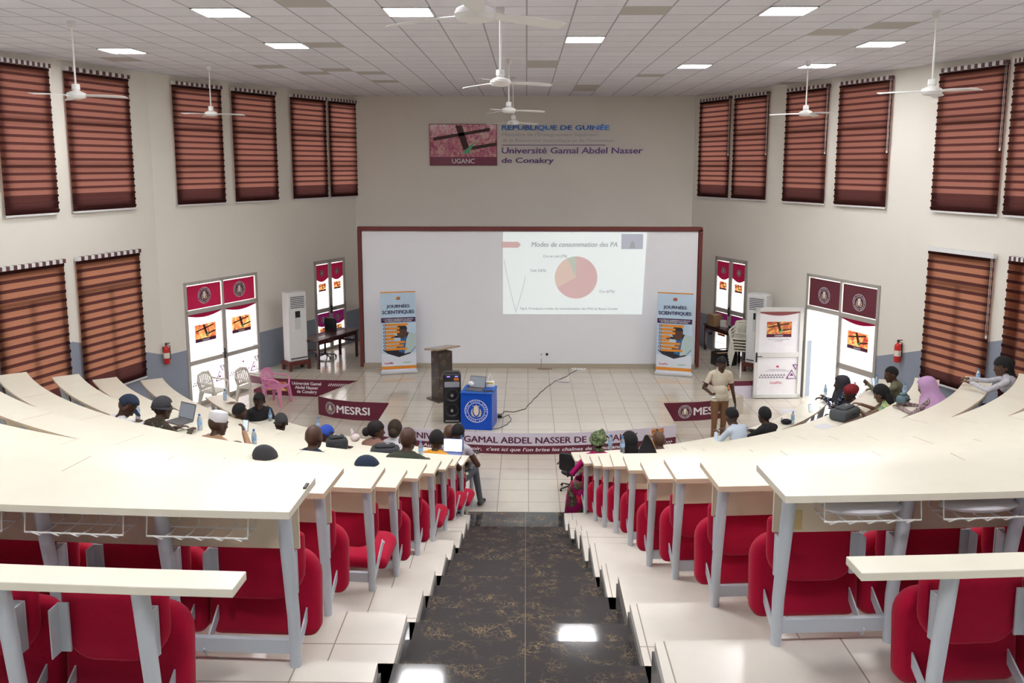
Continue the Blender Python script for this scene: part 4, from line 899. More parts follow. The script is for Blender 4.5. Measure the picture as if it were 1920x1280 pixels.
# ---------------------------------------------------------------- roll-up banners
SKYB = mat('pale_blue_print', (.50, .66, .80), .45, var=.12, scale=3); WHP = mat('white_banner', (.70, .76, .84), .45); LPUR = mat('dark_purple_print', (.05, .015, .09), .5)
SKN = mat('print_skin', (.10, .045, .03), .5); COAT = mat('print_coat', (.45, .58, .58), .5); DBL = mat('print_blue', (.02, .12, .32), .5)
def rollup(A, B, label, tilt):
    d = B-A; rz = math.atan2(d.y, d.x); c = (A+B)/2; w = .86; H = 2.05
    t = thing('rollup_banner', label, 'banner', c, rz, 'roll-up conference banners')
    MB().box((0, 0, .035), (.92, .16, .06)).build('base_cassette', mat('silver_base', (.6, .6, .62), .35, .3), t, bevel=.01); MB().box((0, 0, H), (w, .025, .025)).build('top_bar', ORG, t)
    MB().tube([(0, .05, .05), (0, .03, H)], .01, 8).build('support_pole', STEEL, t)
    M = frame((0, -.012, 0), (1, 0, 0)); I = lambda p: M @ p
    mb = MB(); mb.box((0, -.006, (H+.06)/2), (w, .006, H-.06), 0); quad(mb, I, -w/2, .06, w/2, .52, .001, 1)
    N = 20; polyf(mb, I, [(-w/2, .50)]+[(-w/2+w*k/N, .52+.02-.16*math.sin(PI*k/N)) for k in range(N+1)]+[(w/2, .50)], .002, 1) if False else None
    quad(mb, I, -w/2, .12, w/2, .20, .003, 2); quad(mb, I, -w/2+.01, 1.30, w/2-.01, 1.42, .003, 3)
    mb.build('banner_sheet', [SKYB, WHP, ORG, LPUR], t, smooth=False)
    mb = MB()   # printed portrait of a man in a pale jacket
    polyf(mb, I, [(-.40, .62), (-.28, .52), (0, .42), (.28, .50), (.42, .66), (.42, 1.0), (.40, .98), (.22, 1.05), (.1, .86), (-.1, .62)], .004, 3)
    polyf(mb, I, [(.14, .50), (.30, .54), (.42, .68), (.42, 1.0), (.26, 1.05), (.18, .85)], .005, 1); polyf(mb, I, [(.0, .55), (.14, .52), (.2, .95), (.06, .95)], .0055, 2)
    polyf(mb, I, [(.08+.13*math.cos(a*PI/10), 1.06+.17*math.sin(a*PI/10)) for a in range(20)], .006, 0); polyf(mb, I, [(.08+.135*math.cos(a*PI/10), 1.12+.12*math.sin(a*PI/10)) for a in range(11)], .0065, 3)
    polyf(mb, I, [(-.24, .90), (-.1, .97), (.0, .96), (.0, .91), (-.12, .92), (-.22, .86)], .006, 3)
    mb.build('printed_portrait', [SKN, COAT, DBL, mat('print_dark', (.02, .018, .03), .5)], t, smooth=False)
    mb = MB()
    for k, (x1, y) in enumerate(((.20, 1.24), (.0, 1.15), (.0, 1.06), (-.12, .97), (-.14, .885), (.13, .80), (.10, .715), (.18, .63))):
        P = [(-.33, y-.03)]+[(x1+.03*math.sin(a*PI/6), y-.03*math.cos(a*PI/6)) for a in range(7)]+[(-.33, y+.03)]; polyf(mb, I, P, .008, 0)
        for r, m, z in ((.032, 1, .009), (.017, 2, .010)): polyf(mb, I, [(-.345+r*math.cos(a*PI/8), y+r*math.sin(a*PI/8)) for a in range(16)], z, m)
    mb.build('bullet_list', [ORG, NAVY, WHP], t, smooth=False)
    def T(s, y, w_=None, h=None, m=NAVY, b=.04, x=0): text(t, s, None, w=w_, h=h, mt=m, bold=b, bend=lambda p: I(Vector((p.x+x, p.y+y, .006))))
    T('JOURNÉES', 1.70, .56, .115); T('SCIENTIFIQUES', 1.55, .78, .10); T('LA SCIENCE GUINÉENNE AU SERVICE\nDU DÉVELOPPEMENT NATIONAL', 1.36, .74, .085, WINK, .02)
    T('GuaiFilu', .28, .22, None, REDI, .02, -.25); T('UGANC', .28, .2, None, GRN, .02, .2)
    art(t, lambda q: I(q+Vector((0, 1.90, .006))), .1, .07, ART, txt=False)
rollup(atz(713, 702, ST), atz(784, 698, ST), 'roll-up banner left of the lectern, before the white board', 0)
rollup(atz(1227, 701, ST), atz(1298, 706, ST), 'roll-up banner right of the projected slide', 0)
# ---------------------------------------------------------------- people
SK = [mat(f'skin_{k}', c, .42, var=.08, scale=30, spec=.4) for k, c in enumerate(((.075, .035, .022), (.05, .024, .017), (.11, .055, .036), (.16, .085, .055)))]
LIP = mat('lip_tone', (.10, .03, .03), .4); HAIR = mat('black_hair', (.008, .007, .008), .85, var=.4, scale=160, bump=.5); EYEW = mat('eye_white', (.38, .35, .32), .5); IRIS = mat('dark_iris', (.01, .006, .005), .2)
def cloth(n, c, v=.10, sc=25, r=.85): return mat('cloth_'+n, c, r, var=v, scale=sc, bump=.25)
def pat(name, stops, scale=9, detail=2, rough=.8, dist=.8):
    m = bpy.data.materials.new('cloth_'+name); m.use_nodes = True; nt = m.node_tree; b = nt.nodes['Principled BSDF']; g = nt.nodes.new('ShaderNodeTexCoord')
    n = nt.nodes.new('ShaderNodeTexNoise'); n.inputs['Scale'].default_value = scale; n.inputs['Detail'].default_value = detail; n.inputs['Distortion'].default_value = dist; nt.links.new(g.outputs['Object'], n.inputs[0])
    r = nt.nodes.new('ShaderNodeValToRGB'); r.color_ramp.interpolation = 'CONSTANT'; e = r.color_ramp.elements
    e[0].position = stops[0][0]; e[0].color = stops[0][1]+(1,); e[1].position = stops[1][0]; e[1].color = stops[1][1]+(1,)
    for p, c in stops[2:]: x = e.new(p); x.color = c+(1,)
    nt.links.new(n.outputs[0], r.inputs[0]); nt.links.new(r.outputs[0], b.inputs['Base Color']); b.inputs['Roughness'].default_value = rough; return m
PS, PH = 1.10, 1.14
def headpos(hs, lean, hp, roll=0):
    hs = hs/PS; return Vector((math.sin(roll)*.525, math.sin(lean)*.525+.035+.05*math.sin(max(lean, 0))+.03*hp, hs+.10+math.cos(lean)*.525+.102-.01*hp))*PS
def ik(a, b, l1, l2, pole):
    d = b-a; L = min(d.length, (l1+l2)*.995); u = d.normalized(); x = (l1*l1-l2*l2+L*L)/(2*L); h = math.sqrt(max(0, l1*l1-x*x))
    p = (pole-u*pole.dot(u)).normalized(); return a+u*x+p*h, a+u*L
def person(label, head=None, at=None, rz=0, hs=.51, lean=.3, hy=0, hp=.25, roll=0, skin=0, shirt=None, legs=None, sleeve=1.0, hair='short', hat=None, hatm=None, handL=None, handR=None, scale=1.0, fem=False, vox=.012, curl=.5, dress=None, long=False, cat='person', shoe=None, stride=0, belly=0, group=None, knees=None, palmR=None, palmL=None, ondesk=True, collar=None, hairm=None):
    if hat and hair == 'short': hair = None
    V = Vector; skm = SK[skin]; HS = PH; S = PS
    if hs is not None: hs = hs/S
    shirt = shirt or cloth('grey', (.2, .2, .22)); legs = legs or cloth('dark_trousers', (.03, .03, .04)); sh = shoe or BLACK
    mats = [skm, shirt, legs, sh, LIP]; PR = []
    def cap(a, b, ra, rb, m, bias=0): PR.append(('c', V(a), V(b), ra, rb, m, bias))
    def ell(c, r, m, R=None, bias=0): PR.append(('e', V(c), r, R or Matrix.Identity(3), 0, m, bias))
    stand = hs is None; ondesk = ondesk and not stand; S = 1.08 if stand else PS; w = .92 if fem else 1.0
    pel = V((0, 0, .93 if stand else hs+.10)); up = V((math.sin(roll), math.sin(lean), math.cos(lean)))
    fw = V((0, math.cos(lean), -math.sin(lean))); nb = pel+up*.50; ch = pel+up*.33; wa = pel+up*.13
    rt = V((1, 0, 0))
    hd = nb+up*.025+V((0, .035+.05*math.sin(max(lean, 0)), .102))+V((0, .03*hp, -.01*hp))
    Rh = Matrix.Rotation(-hy, 3, 'Z') @ Matrix.Rotation(-hp, 3, 'X')
    # torso
    Rt = Matrix.Rotation(-lean, 3, 'X')
    ell(pel, (.165*w, .12, .13), 2, Rt); ell(wa+fw*belly*.5, (.145*w, .105+belly*.5, .13), 1, Rt); ell(ch, (.165*w, .115, .19), 1, Rt); ell(ch+up*.07, (.175*w, .105, .12), 1, Rt)
    if stand: ell(pel+V((0, .01, .03)), (.172, .135, .13), 1, None, -.01)
    if belly: ell(wa+fw*(.03+belly), (.14, .10, .13), 1, Rt)
    if fem: ell(ch+fw*.07+up*.0, (.13, .07, .07), 1, Rt)
    cap(nb-up*.06+rt*-.13*w, nb-up*.06+rt*.13*w, .062, .062, 1); cap(nb-up*.03+rt*-.07, nb-up*.03+rt*.07, .055, .055, 1)
    cap(nb-up*.02, hd+V((0, -.02, -.05)), .056 if not fem else .046, .05 if not fem else .042, 0)
    # head
    def H(x, y, z): return hd+Rh @ (V((x, y, z))*HS)
    _e, _c = ell, cap
    def ell(c, r, m, R=None, bias=0): _e(c, tuple(q*HS for q in r), m, R, bias)
    def cap(a, b, ra, rb, m, bias=0): _c(a, b, ra*HS, rb*HS, m, bias)
    ell(H(0, -.012, .025), (.077, .097, .098), 0, Rh); ell(H(0, .03, -.05), (.056, .062, .07), 0, Rh); ell(H(0, .055, -.02), (.058, .04, .06), 0, Rh)
    ell(H(0, .100, -.028), (.016, .018, .016), 0, Rh, -.002); cap(H(0, .088, .012), H(0, .102, -.024), .009, .013, 0)
    cap(H(-.035, .078, .028), H(.035, .078, .028), .013, .013, 0); ell(H(0, .075, -.095), (.026, .02, .018), 0, Rh)
    ell(H(0, .088, -.062), (.026, .012, .007), 4, Rh, -.004); ell(H(0, .086, -.073), (.022, .012, .007), 4, Rh, -.004)
    for s in (-1, 1): ell(H(s*.078, -.012, -.012), (.012, .022, .034), 0, Rh)
    ell, cap = _e, _c
    # arms
    for s, tgt, pn in ((-1, handL, palmL), (1, handR, palmR)):
        a = nb-up*.07+rt*(s*.175*w); 
        if tgt is None: tgt = V((s*.13, .52, .70)) if not stand else V((s*.27, .06, .74))
        tgt = V(tgt)+(V((0, 0, .12)) if ondesk else V((0, 0, 0))); pole = V((s*.7, -.35, -.6)) if not stand else V((s*.25, -1, 0))
        e, wr = ik(a, tgt, .285, .255, pole)
        fa = (wr-e).normalized()
        cap(a, e, .052*w, .042*w, 1)
        if sleeve >= .95: cap(e, wr-fa*.01, .041*w, .03, 1)
        else: cap(e, wr, .037*w, .026, 0); cap(a.lerp(e, sleeve), e, .041*w, .036*w, 0, -.012)
        d = (fa+V((0, .15, -.05 if not stand else 0))).normalized() if not stand else fa
        n = V(pn).normalized() if pn else (V((0, 0, -1)) if not stand else V((-s, 0, 0)))
        n = (n-d*n.dot(d)).normalized(); lat = d.cross(n)*(1 if s > 0 else -1)   # towards the thumb
        if lat.dot(V((-s, 0, 0))) < 0 and not stand: lat = -lat
        if stand and lat.y < 0: lat = -lat
        Rm = Matrix((lat, d, n)).transposed()
        ell(wr+d*.045, (.040, .052, .015), 0, Rm); cap(wr-d*.01, wr+d*.02, .026, .024, 0)
        for k, (off, L) in enumerate(((.030, .070), (.011, .078), (-.010, .073), (-.030, .058))):
            b0 = wr+d*(.088-abs(off)*.2)+lat*off; c1 = curl*(1+.12*k)
            d1 = (d*math.cos(c1*.6)+n*math.sin(c1*.6)); d2 = (d*math.cos(c1*1.5)+n*math.sin(c1*1.5)); d3 = (d*math.cos(c1*2.2)+n*math.sin(c1*2.2))
            p1 = b0+d1*L*.48; p2 = p1+d2*L*.32; p3 = p2+d3*L*.25
            cap(b0-d*.02, p1, .0098, .0088, 0); cap(p1, p2, .0088, .008, 0); cap(p2, p3, .008, .0068, 0)
        t0 = wr+d*.025+lat*.030; t1 = t0+(d*.6+lat*.65+n*.25).normalized()*.042; t2 = t1+(d*.85+lat*.25+n*.4).normalized()*.032
        cap(t0, t1, .0125, .0105, 0); cap(t1, t2, .0105, .0085, 0)
    # legs
    for s in (-1, 1):
        hip = pel+V((s*.085, .02, -.04))
        if stand: kn = V((s*.095+.0, .03+s*stride*.10, .50)); an = V((s*.10, -.02+s*stride*.24, .085))
        elif knees: kn = V(knees[0 if s < 0 else 1][0]); an = V(knees[0 if s < 0 else 1][1])
        else: kn = V((s*.12, .43, hs+.02)); an = V((s*.12, .40, .09))
        cap(hip, kn, .085*w if not stand else .088, .058, 2); cap(kn, an+V((0, 0, .02)), .056, .042, 2)
        cap(an+V((0, -.03, -.035)), an+V((s*.02, .15, -.05)), .04, .033, 3)
    # mesh from the primitives, fused by a voxel remesh
    mb = MB()
    for p in PR:
        if p[0] == 'c':
            _, a, b, ra, rb, m, _x = p; L = (b-a).length; N = 10 if ra < .02 else 16
            if L < 1e-4: continue
            R = (b-a).to_track_quat('Z', 'Y').to_matrix().to_4x4(); mb.M = Matrix.Translation(a) @ R
            prof = [(ra*math.sin(k*PI/8)+1e-5, -ra*math.cos(k*PI/8)) for k in range(4)]+[(ra, 0), (rb, L)]+[(rb*math.cos(k*PI/8)+1e-5, L+rb*math.sin(k*PI/8)) for k in range(1, 5)]
            mb.lathe(prof, N)
        else: mb.M = Matrix(); mb.ell(p[1], p[2], 0, p[3], 18, 12)
    mb.M = Matrix(); o = mb.build('person', mats, None, smooth=False)
    if scale != 1: pass
    r = o.modifiers.new('r', 'REMESH'); r.mode = 'VOXEL'; r.voxel_size = vox; sm = o.modifiers.new('s', 'SMOOTH'); sm.factor = .5; sm.iterations = 2
    me = bpy.data.meshes.new_from_object(o.evaluated_get(bpy.context.evaluated_depsgraph_get())); old = o.data; o.modifiers.clear(); o.data = me; bpy.data.meshes.remove(old)
    n = len(me.vertices); co_ = np.empty(n*3); me.vertices.foreach_get('co', co_); co_ = co_.reshape(-1, 3)
    nf = len(me.polygons); cen = np.empty(nf*3); me.polygons.foreach_get('center', cen); cen = cen.reshape(-1, 3)
    best = np.full(nf, 1e9); idx = np.zeros(nf, dtype=np.int32)
    for p in PR:
        if p[0] == 'c':
            a = np.array(p[1]); d = np.array(p[2])-a; t = np.clip(((cen-a)@d)/(d@d), 0, 1); D = np.linalg.norm(cen-(a+t[:, None]*d), axis=1)-(p[3]+(p[4]-p[3])*t)
        else:
            q = (cen-np.array(p[1]))@np.array(p[3]); rr = np.array(p[2]); k = np.linalg.norm(q/rr, axis=1); D = (k-1)*np.linalg.norm(q, axis=1)/np.maximum(k, 1e-6)
        D = D+p[6]; s_ = D < best; best[s_] = D[s_]; idx[s_] = p[5]
    if stand: idx[(idx == 1) & (cen[:, 2] < .87)] = 2; idx[(idx == 2) & (cen[:, 2] >= .87)] = 1
    me.materials.clear()
    co_ *= S; me.vertices.foreach_set('co', co_.reshape(-1)); hd0 = hd; hd = hd*S
    for m in mats: me.materials.append(m)
    me.polygons.foreach_set('material_index', idx); me.polygons.foreach_set('use_smooth', np.ones(nf, dtype=bool)); me.update()
    o.name = 'person'; tag(o, label, cat, group)
    Hm = Matrix.Translation(hd) @ Rh.to_4x4() @ Matrix.Scale(S*HS, 4)
    # eyes
    for s in (-1, 1):
        e = MB(); e.M = Hm; e.ell((s*.030, .080, .006), (.0105, .008, .0065)); e.ell((s*.030, .0885, .006), (.006, .004, .006), 1); e.build('eye', [EYEW, IRIS], o)
    hm = hairm or HAIR
    def shell(name, c, r, zc, yb, m, th=.006, nu=28, nv=20, fz=None):
        b = MB(); b.M = Hm; vs = []; 
        b.ell((0, 0, 0), r, 0, None, nu, nv); b.v = []
        tmp = MB(); tmp.ell((0, 0, 0), r, 0, None, nu, nv)
        keep = set(k for k, v in enumerate(tmp.v) if (v[2] > zc+(.035 if v[1] > .5*r[1] else 0)) or (v[1] < yb and v[2] > zc-.06))
        mp_ = {}; V2 = []; F2 = []
        for k in sorted(keep): mp_[k] = len(V2); V2.append(tuple(Hm @ (Vector(tmp.v[k])+Vector(c))))
        for f in tmp.f:
            if all(k in keep for k in f): F2.append(tuple(mp_[k] for k in f))
        q = MB(); q.v = V2; q.f = F2; q.m = [0]*len(F2); ob = q.build(name, m, o)
        so = ob.modifiers.new('t', 'SOLIDIFY'); so.thickness = th; so.offset = -1 if th < 0 else 0; return ob
    if hair == 'short': shell('hair', (0, -.014, .027), (.082, .101, .104), .0, .01, hm, .008)
    if hair == 'buzz': shell('hair', (0, -.013, .026), (.0795, .099, .1005), .01, .01, hm, .005)
    if hair in ('bun', 'long', 'braids'):
        shell('hair', (0, -.016, .026), (.089, .108, .110), -.03, .02, hm, .014)
        b = MB(); b.M = Hm
        if hair == 'bun': b.ell((0, -.13, -.02), (.06, .055, .06))
        elif hair == 'braids':
            for k in range(14): a = PI*(k+.5)/14+PI; b.tube([(0, -.07, .10), (.085*math.cos(a), -.02+.10*math.sin(a)*.9, .04), (.09*math.cos(a), -.02+.1*math.sin(a), -.05), (.075*math.cos(a), -.05+.09*math.sin(a), -.15)], .012, 6)
            b.ell((0, -.12, .03), (.05, .045, .05))
        else: b.ell((0, -.085, -.10), (.085, .045, .14))
        b.build('hair_back', hm, o)
    if hat == 'cap':
        shell('cap', (0, -.012, .03), (.086, .106, .108), .02, .0, hatm, .010)
        b = MB(); b.M = Hm @ Matrix.Rotation(-.15, 4, 'X'); N = 12; V_ = [(.078*math.cos(PI*k/N), .07+.095*math.sin(PI*k/N), .055-.02*abs(math.cos(PI*k/N))) for k in range(N+1)]
        V_ += [(.078*math.cos(PI*k/N), .055+.02*math.sin(PI*k/N), .060-.02*abs(math.cos(PI*k/N))) for k in range(N+1)]
        V_ += [(x, y, z-.006) for x, y, z in V_]; n1 = N+1
        b.add(V_, [(k, k+1, n1+k+1, n1+k) for k in range(N)]+[(2*n1+k+1, 2*n1+k, 3*n1+k, 3*n1+k+1) for k in range(N)]+[(k, 2*n1+k, 2*n1+k+1, k+1) for k in range(N)]); b.build('cap_brim', hatm, o)
    if hat == 'kufi':
        b = MB(); b.M = Hm @ Matrix.Translation((0, -.012, 0)); b.lathe([(.086, .03), (.092, .05), (.093, .10), (.085, .125), (.05, .138), (.0, .142), (0, .13), (.08, .03)], 26); b.build('kufi_cap', hatm, o)
    if hat == 'bucket':
        shell('hat', (0, -.012, .03), (.090, .110, .108), .0, .0, hatm, .010); b = MB(); b.M = Hm @ Matrix.Translation((0, -.012, .02)); b.lathe([(.088, .01), (.115, -.012), (.113, -.018), (.086, .0)], 26); b.build('hat_brim', hatm, o)
    if hat == 'beret': b = MB(); b.M = Hm; b.ell((0, -.03, .055), (.105, .118, .085)); b.ell((0, -.02, .02), (.088, .106, .03)); b.build('knitted_cap', hatm, o)
    if hat == 'wrap':
        b = MB(); b.M = Hm; b.ell((0, -.03, .06), (.10, .12, .09))
        for k in range(9): 
            a0 = k*.7; b.tube([((.095-.006*k)*math.cos(a0+t*.5), -.03+(.115-.007*k)*math.sin(a0+t*.5), .03+.013*k+.03*math.sin(t*.5+k)) for t in range(10)], .022, 7)
        b.build('head_wrap', hatm, o)
    if hat == 'hijab':
        b = MB(); b.M = Hm; N = 24; rings = []
        for z, rx, ry, yc in ((.135, .03, .04, -.02), (.12, .065, .08, -.02), (.08, .092, .112, -.018), (.03, .100, .120, -.02), (-.04, .098, .118, -.025), (-.10, .105, .125, -.02), (-.16, .15, .15, -.02), (-.23, .20, .17, -.02), (-.30, .215, .18, -.02)):
            rings.append([(rx*math.cos(2*PI*k/N)*(1+.02*math.sin(k*5)), yc+ry*math.sin(2*PI*k/N)*(1+.02*math.cos(k*7)), z+(.0 if z > -.1 else .012*math.sin(k*3))) for k in range(N)])
        V_ = [p for r_ in rings for p in r_]; Fc = []
        for i in range(len(rings)-1):
            for k in range(N):
                q = [i*N+k, i*N+(k+1) % N, (i+1)*N+(k+1) % N, (i+1)*N+k]
                c = V_[q[0]]
                if 3 <= k <= 8 and 2 <= i <= 4 : continue     # the face opening
                Fc.append(tuple(q))
        Fc.append(tuple(range(N))); b.add(V_, Fc); ob = b.build('headscarf', hatm, o); so = ob.modifiers.new('t', 'SOLIDIFY'); so.thickness = .008
    if collar:
        b = MB(); N = 20; nn = (nb+up*.02)*S; b.M = Matrix.Translation(nn) @ Rt.to_4x4(); b.lathe([(.066, -.02), (.074, -.01), (.068, .035), (.058, .04), (.060, -.01)], N); b.build('collar', collar, o)
    if dress:
        b = MB(); N = 26; rings = []; b.M = Matrix.Scale(S, 4)
        y1 = .46
        for u, rx, z in ((0, .20, hs+.26), (.25, .23, hs+.12), (.6, .24, hs+.03), (.85, .25, hs-.12), (1, .27, .05)):
            cy = y1*min(u, .8); ry = .17+.05*u
            rings += [[(rx*math.cos(2*PI*k/N)*(1+.06*math.sin(k*4+u*3)), cy*.8+ry*math.sin(2*PI*k/N), z) for k in range(N)]]
        V_ = [p for r_ in rings for p in r_]; b.add(V_, [(i*N+k, i*N+(k+1) % N, (i+1)*N+(k+1) % N, (i+1)*N+k) for i in range(len(rings)-1) for k in range(N)]); ob = b.build('skirt', dress, o); so = ob.modifiers.new('t', 'SOLIDIFY'); so.thickness = .01
    R = Matrix.Rotation(rz, 3, 'Z')
    if head is not None: P = Vector(head)-R @ hd
    else: P = Vector(at)
    o.location = P; o.rotation_euler = (0, 0, rz); o['_hd'] = 0; del o['_hd']
    return o, hd
def seated(label, u, v, sd, j, drz=0, hz=None, **kw):
    """head seen at (u, v); sits between desk rows j-1 and j, facing the stage"""
    lean = kw.get('lean', .3); hs = .51
    hdz = headpos(hs, lean, kw.get('hp', .25)).z
    z = rowz(j)
    P = atz(u, v, z+hdz); row = ROWS[(sd, j)]; th = math.atan2(sd*(P.x-row.cx), row.yc-P.y); rz = sd*th+drz
    o, hd = person(label, head=None, at=(0, 0, 0), rz=rz, **kw)
    off = Matrix.Rotation(rz, 3, 'Z') @ Vector((hd.x, hd.y, 0)); o.location = (P.x-off.x, P.y-off.y, z)
    q = ROWS.get((sd, j-1))
    if q:
        th2 = math.atan2(sd*(o.location.x-q.cx), q.yc-o.location.y); t = (th2-q.th0)*q.rn; k = max(0, int((t-.0)/SP))
        if (sd, j-1, k) not in USED:
            USED[(sd, j-1, k)] = 1; place_seat(sd, j-1, .06+SP*(k+.5), True, 'red tip-up seat folded down under the '+' '.join(label.split(',')[0].split()[:8]))
    return o
C = cloth
NAVYC = C('navy', (.012, .025, .055)); OLV = C('olive', (.045, .055, .035)); YEL = C('amber', (.75, .33, .02)); WHC = C('white', (.72, .72, .76), .03); BLK_ = C('black', (.012, .012, .015)); DGR = C('charcoal', (.04, .04, .045)); GRYC = C('grey_denim', (.10, .11, .13)); BRN = C('brown_green', (.06, .07, .05)); BEI = C('beige', (.38, .22, .13)); CRMC = C('cream_polo', (.66, .60, .47), .03); TAN = C('tan_chino', (.20, .10, .045)); BLUC = C('blue', (.02, .07, .4))
KHA = C('khaki_green', (.12, .12, .07)); REDC = C('dark_red', (.22, .01, .015)); LIL = C('lilac', (.50, .30, .52)); JEAN = C('indigo_denim', (.015, .025, .07))
PGR = pat('green_print', [(0, (.03, .035, .02)), (.5, (.06, .012, .012)), (.58, (.05, .06, .03)), (.68, (.45, .47, .40))], 14)
PWR = pat('green_wrap_print', [(0, (.03, .05, .02)), (.45, (.18, .26, .10)), (.55, (.02, .02, .02)), (.62, (.30, .36, .18))], 22, 3)
PMG = pat('magenta_print', [(0, (.42, .0, .13)), (.52, (.10, .14, .05)), (.58, (.05, .02, .03)), (.64, (.22, .30, .12))], 9, 3)
PYG = pat('yellow_green_print', [(0, (.12, .30, .25)), (.46, (.55, .62, .10)), (.55, (.60, .60, .40)), (.62, (.20, .35, .08))], 20, 3)
PHJ = pat('brown_white_drape', [(0, (.14, .07, .08)), (.46, (.45, .36, .36)), (.53, (.12, .06, .07)), (.6, (.5, .42, .42))], 10, 3, dist=2.5)
PNV = pat('navy_white_print', [(0, (.008, .012, .04)), (.60, (.55, .58, .62))], 22, 2)
PLC = pat('lace_white', [(0, (.55, .55, .60)), (.5, (.30, .28, .33)), (.56, (.62, .62, .66))], 45, 2)
MAG = C('magenta', (.42, .0, .13), .12)
def floorchair(label, u, v, rz, where, **kw):
    hd_ = headpos(.45, kw.get('lean', .3), kw.get('hp', .25)); P = atz(u, v, hd_.z)
    o, hd = person(label, at=(0, 0, 0), rz=rz, hs=.45, ondesk=False, handL=(-.12, .36, .60), handR=(.12, .36, .60), **kw)
    off = Matrix.Rotation(rz, 3, 'Z') @ Vector((hd.x, hd.y, 0)); o.location = (P.x-off.x, P.y-off.y, 0)
    plastic(o.location.copy()+Matrix.Rotation(rz, 3, 'Z') @ Vector((0, .06, 0)), rz, 'cream plastic armchair '+where, CRM)
    return o
# left block
seated('man in a white shirt and navy cap bending his head over a desk', 238, 762, -1, 8, shirt=WHC, hat='cap', hatm=NAVYC, lean=.25, hp=.9, hy=.5, skin=0, drz=-.1, roll=.75)
seated('man in a grey hat and dark green printed shirt at an open laptop', 305, 766, -1, 8, shirt=PGR, hat='bucket', hatm=DGR, lean=.35, hp=.25, hy=.1)
KUF = seated('man in a white kufi cap and beige shirt looking at a phone', 409, 795, -1, 8, shirt=BEI, hat='kufi', hatm=WHC, lean=.3, hp=.25, hy=.25, handR=(.15, .46, .90), palmR=(-1, 0, 0), vox=.009)
seated('man in a navy shirt with a shaved head, left block', 589, 820, -1, 8, shirt=NAVYC, hair=None, lean=.25, hp=.1, skin=0)
seated('man in an olive shirt with a shaved head beside the aisle', 765, 824, -1, 8, shirt=OLV, hair=None, lean=.3, hp=.15, skin=0, hy=0)
seated('man in an amber yellow shirt with short black hair', 819, 826, -1, 10, shirt=YEL, hair='short', legs=JEAN, lean=.3, hp=.15, skin=1, sleeve=.6)
seated('man in a light shirt and grey trousers at the aisle end', 859, 813, -1, 11, drz=.0, shirt=C('pale_grey', (.45, .45, .5)), legs=GRYC, sleeve=.4, hair='short', lean=.45, hp=.3, skin=2, handR=(.14, .42, .62), knees=(((-.05, .40, .56), (-.03, .38, .09)), ((.22, .42, .56), (.30, .40, .09))), vox=.010)
seated('person with short black hair at the second desk row from the stage, left', 450, 772, -1, 11, shirt=BLK_, lean=.2, hp=.1)
seated('person in a dark cap at the front left desk', 527, 793, -1, 11, shirt=BLK_, hat='cap', hatm=DGR, lean=.35, hp=.35, hy=-1.1, skin=1)
seated('person in black clothes sitting before the front left desk', 485, 752, -1, 12-1, shirt=BLK_, lean=.2, hp=.2, hy=.8, skin=1) if False else None
seated('person in a royal blue cap beside the grey bag', 610, 818, -1, 10, shirt=NAVYC, hat='cap', hatm=BLUC, lean=.6, hp=.7, hy=.2)
seated('woman with a dark ponytail turned to the right', 706, 807, -1, 11, shirt=C('pink_brown', (.3, .16, .12)), hair='bun', hairm=mat('dark_brown_hair', (.012, .008, .01), .8, var=.4, scale=120), lean=.25, hp=.1, hy=1.0, skin=2, fem=True)
floorchair('woman with short dark hair and brown ends beside the ponytail', 741, 805, 0.0, 'under the woman with brown-tipped hair', shirt=WHC, hair='bun', hairm=mat('brown_tipped_hair', (.03, .018, .008), .8, var=.5, scale=60), lean=.25, hp=.1, hy=.1, fem=True, skin=2)
floorchair('man with a bald head beyond the front desk, left of the aisle man', 843, 813, 0.1, 'hidden behind the front left desk near the aisle', shirt=C('taupe', (.25, .2, .18)), hair=None, lean=.25, hp=.2, skin=2)
seated('black-haired head just beyond the laptop lid', 858, 812, -1, 11, drz=.0, shirt=BLK_, lean=.5, hp=.4, skin=0) if False else None
seated('person showing only a dark woollen cap above the desk edge, left block', 495, 870, -1, 7, shirt=BLK_, hat='beret', hatm=DGR, lean=.75, hp=.9)
seated('person showing only the crown of a dark cap above the desk edge near the aisle', 687, 890, -1, 7, shirt=DGR, hat='beret', hatm=NAVYC, lean=.85, hp=.9)
# before the front desks
floorchair('person in black sitting on a chair before the front left desk', 486, 752, -2.6, 'under the person in black before the front left desk', shirt=BLK_, legs=BLK_, lean=.2, hp=.35, hy=.5, skin=1)
# right block
seated('woman in a magenta dress with a green printed head wrap at the aisle end', 1121, 829, 1, 11, shirt=MAG, legs=MAG, dress=PMG, hair=None, hat='wrap', hatm=PWR, lean=.3, hp=.1, fem=True, skin=1, roll=.34, collar=PWR, handL=(-.10, .36, .62))
seated('woman with long black hair left of the black bag', 1180, 830, 1, 10, shirt=BLK_, hair='long', lean=.3, hp=.2, fem=True, skin=1)
seated('person with a close-shaved brown head behind the front right desk', 1235, 826, 1, 11, shirt=C('brown', (.1, .05, .03)), hair=None, lean=.4, hp=.4, skin=2)
seated('person in a light blue shirt before the standing man', 1372, 781, 1, 11, shirt=C('pale_blue', (.55, .64, .74), .04), hair='short', lean=.5, hp=.4, skin=0)
seated('person with short black hair right of the light blue shirt', 1433, 779, 1, 11, shirt=BLK_, hair='short', lean=.2, hp=.1, hy=.3)
seated('woman in a dark printed headscarf holding up a phone', 1577, 719, 1, 11, shirt=PNV, hair=None, hat='hijab', hatm=C('dark_scarf', (.03, .03, .04)), lean=.3, hp=.1, fem=True, skin=1, hy=-.3, handL=(-.06, .46, .76), vox=.010)
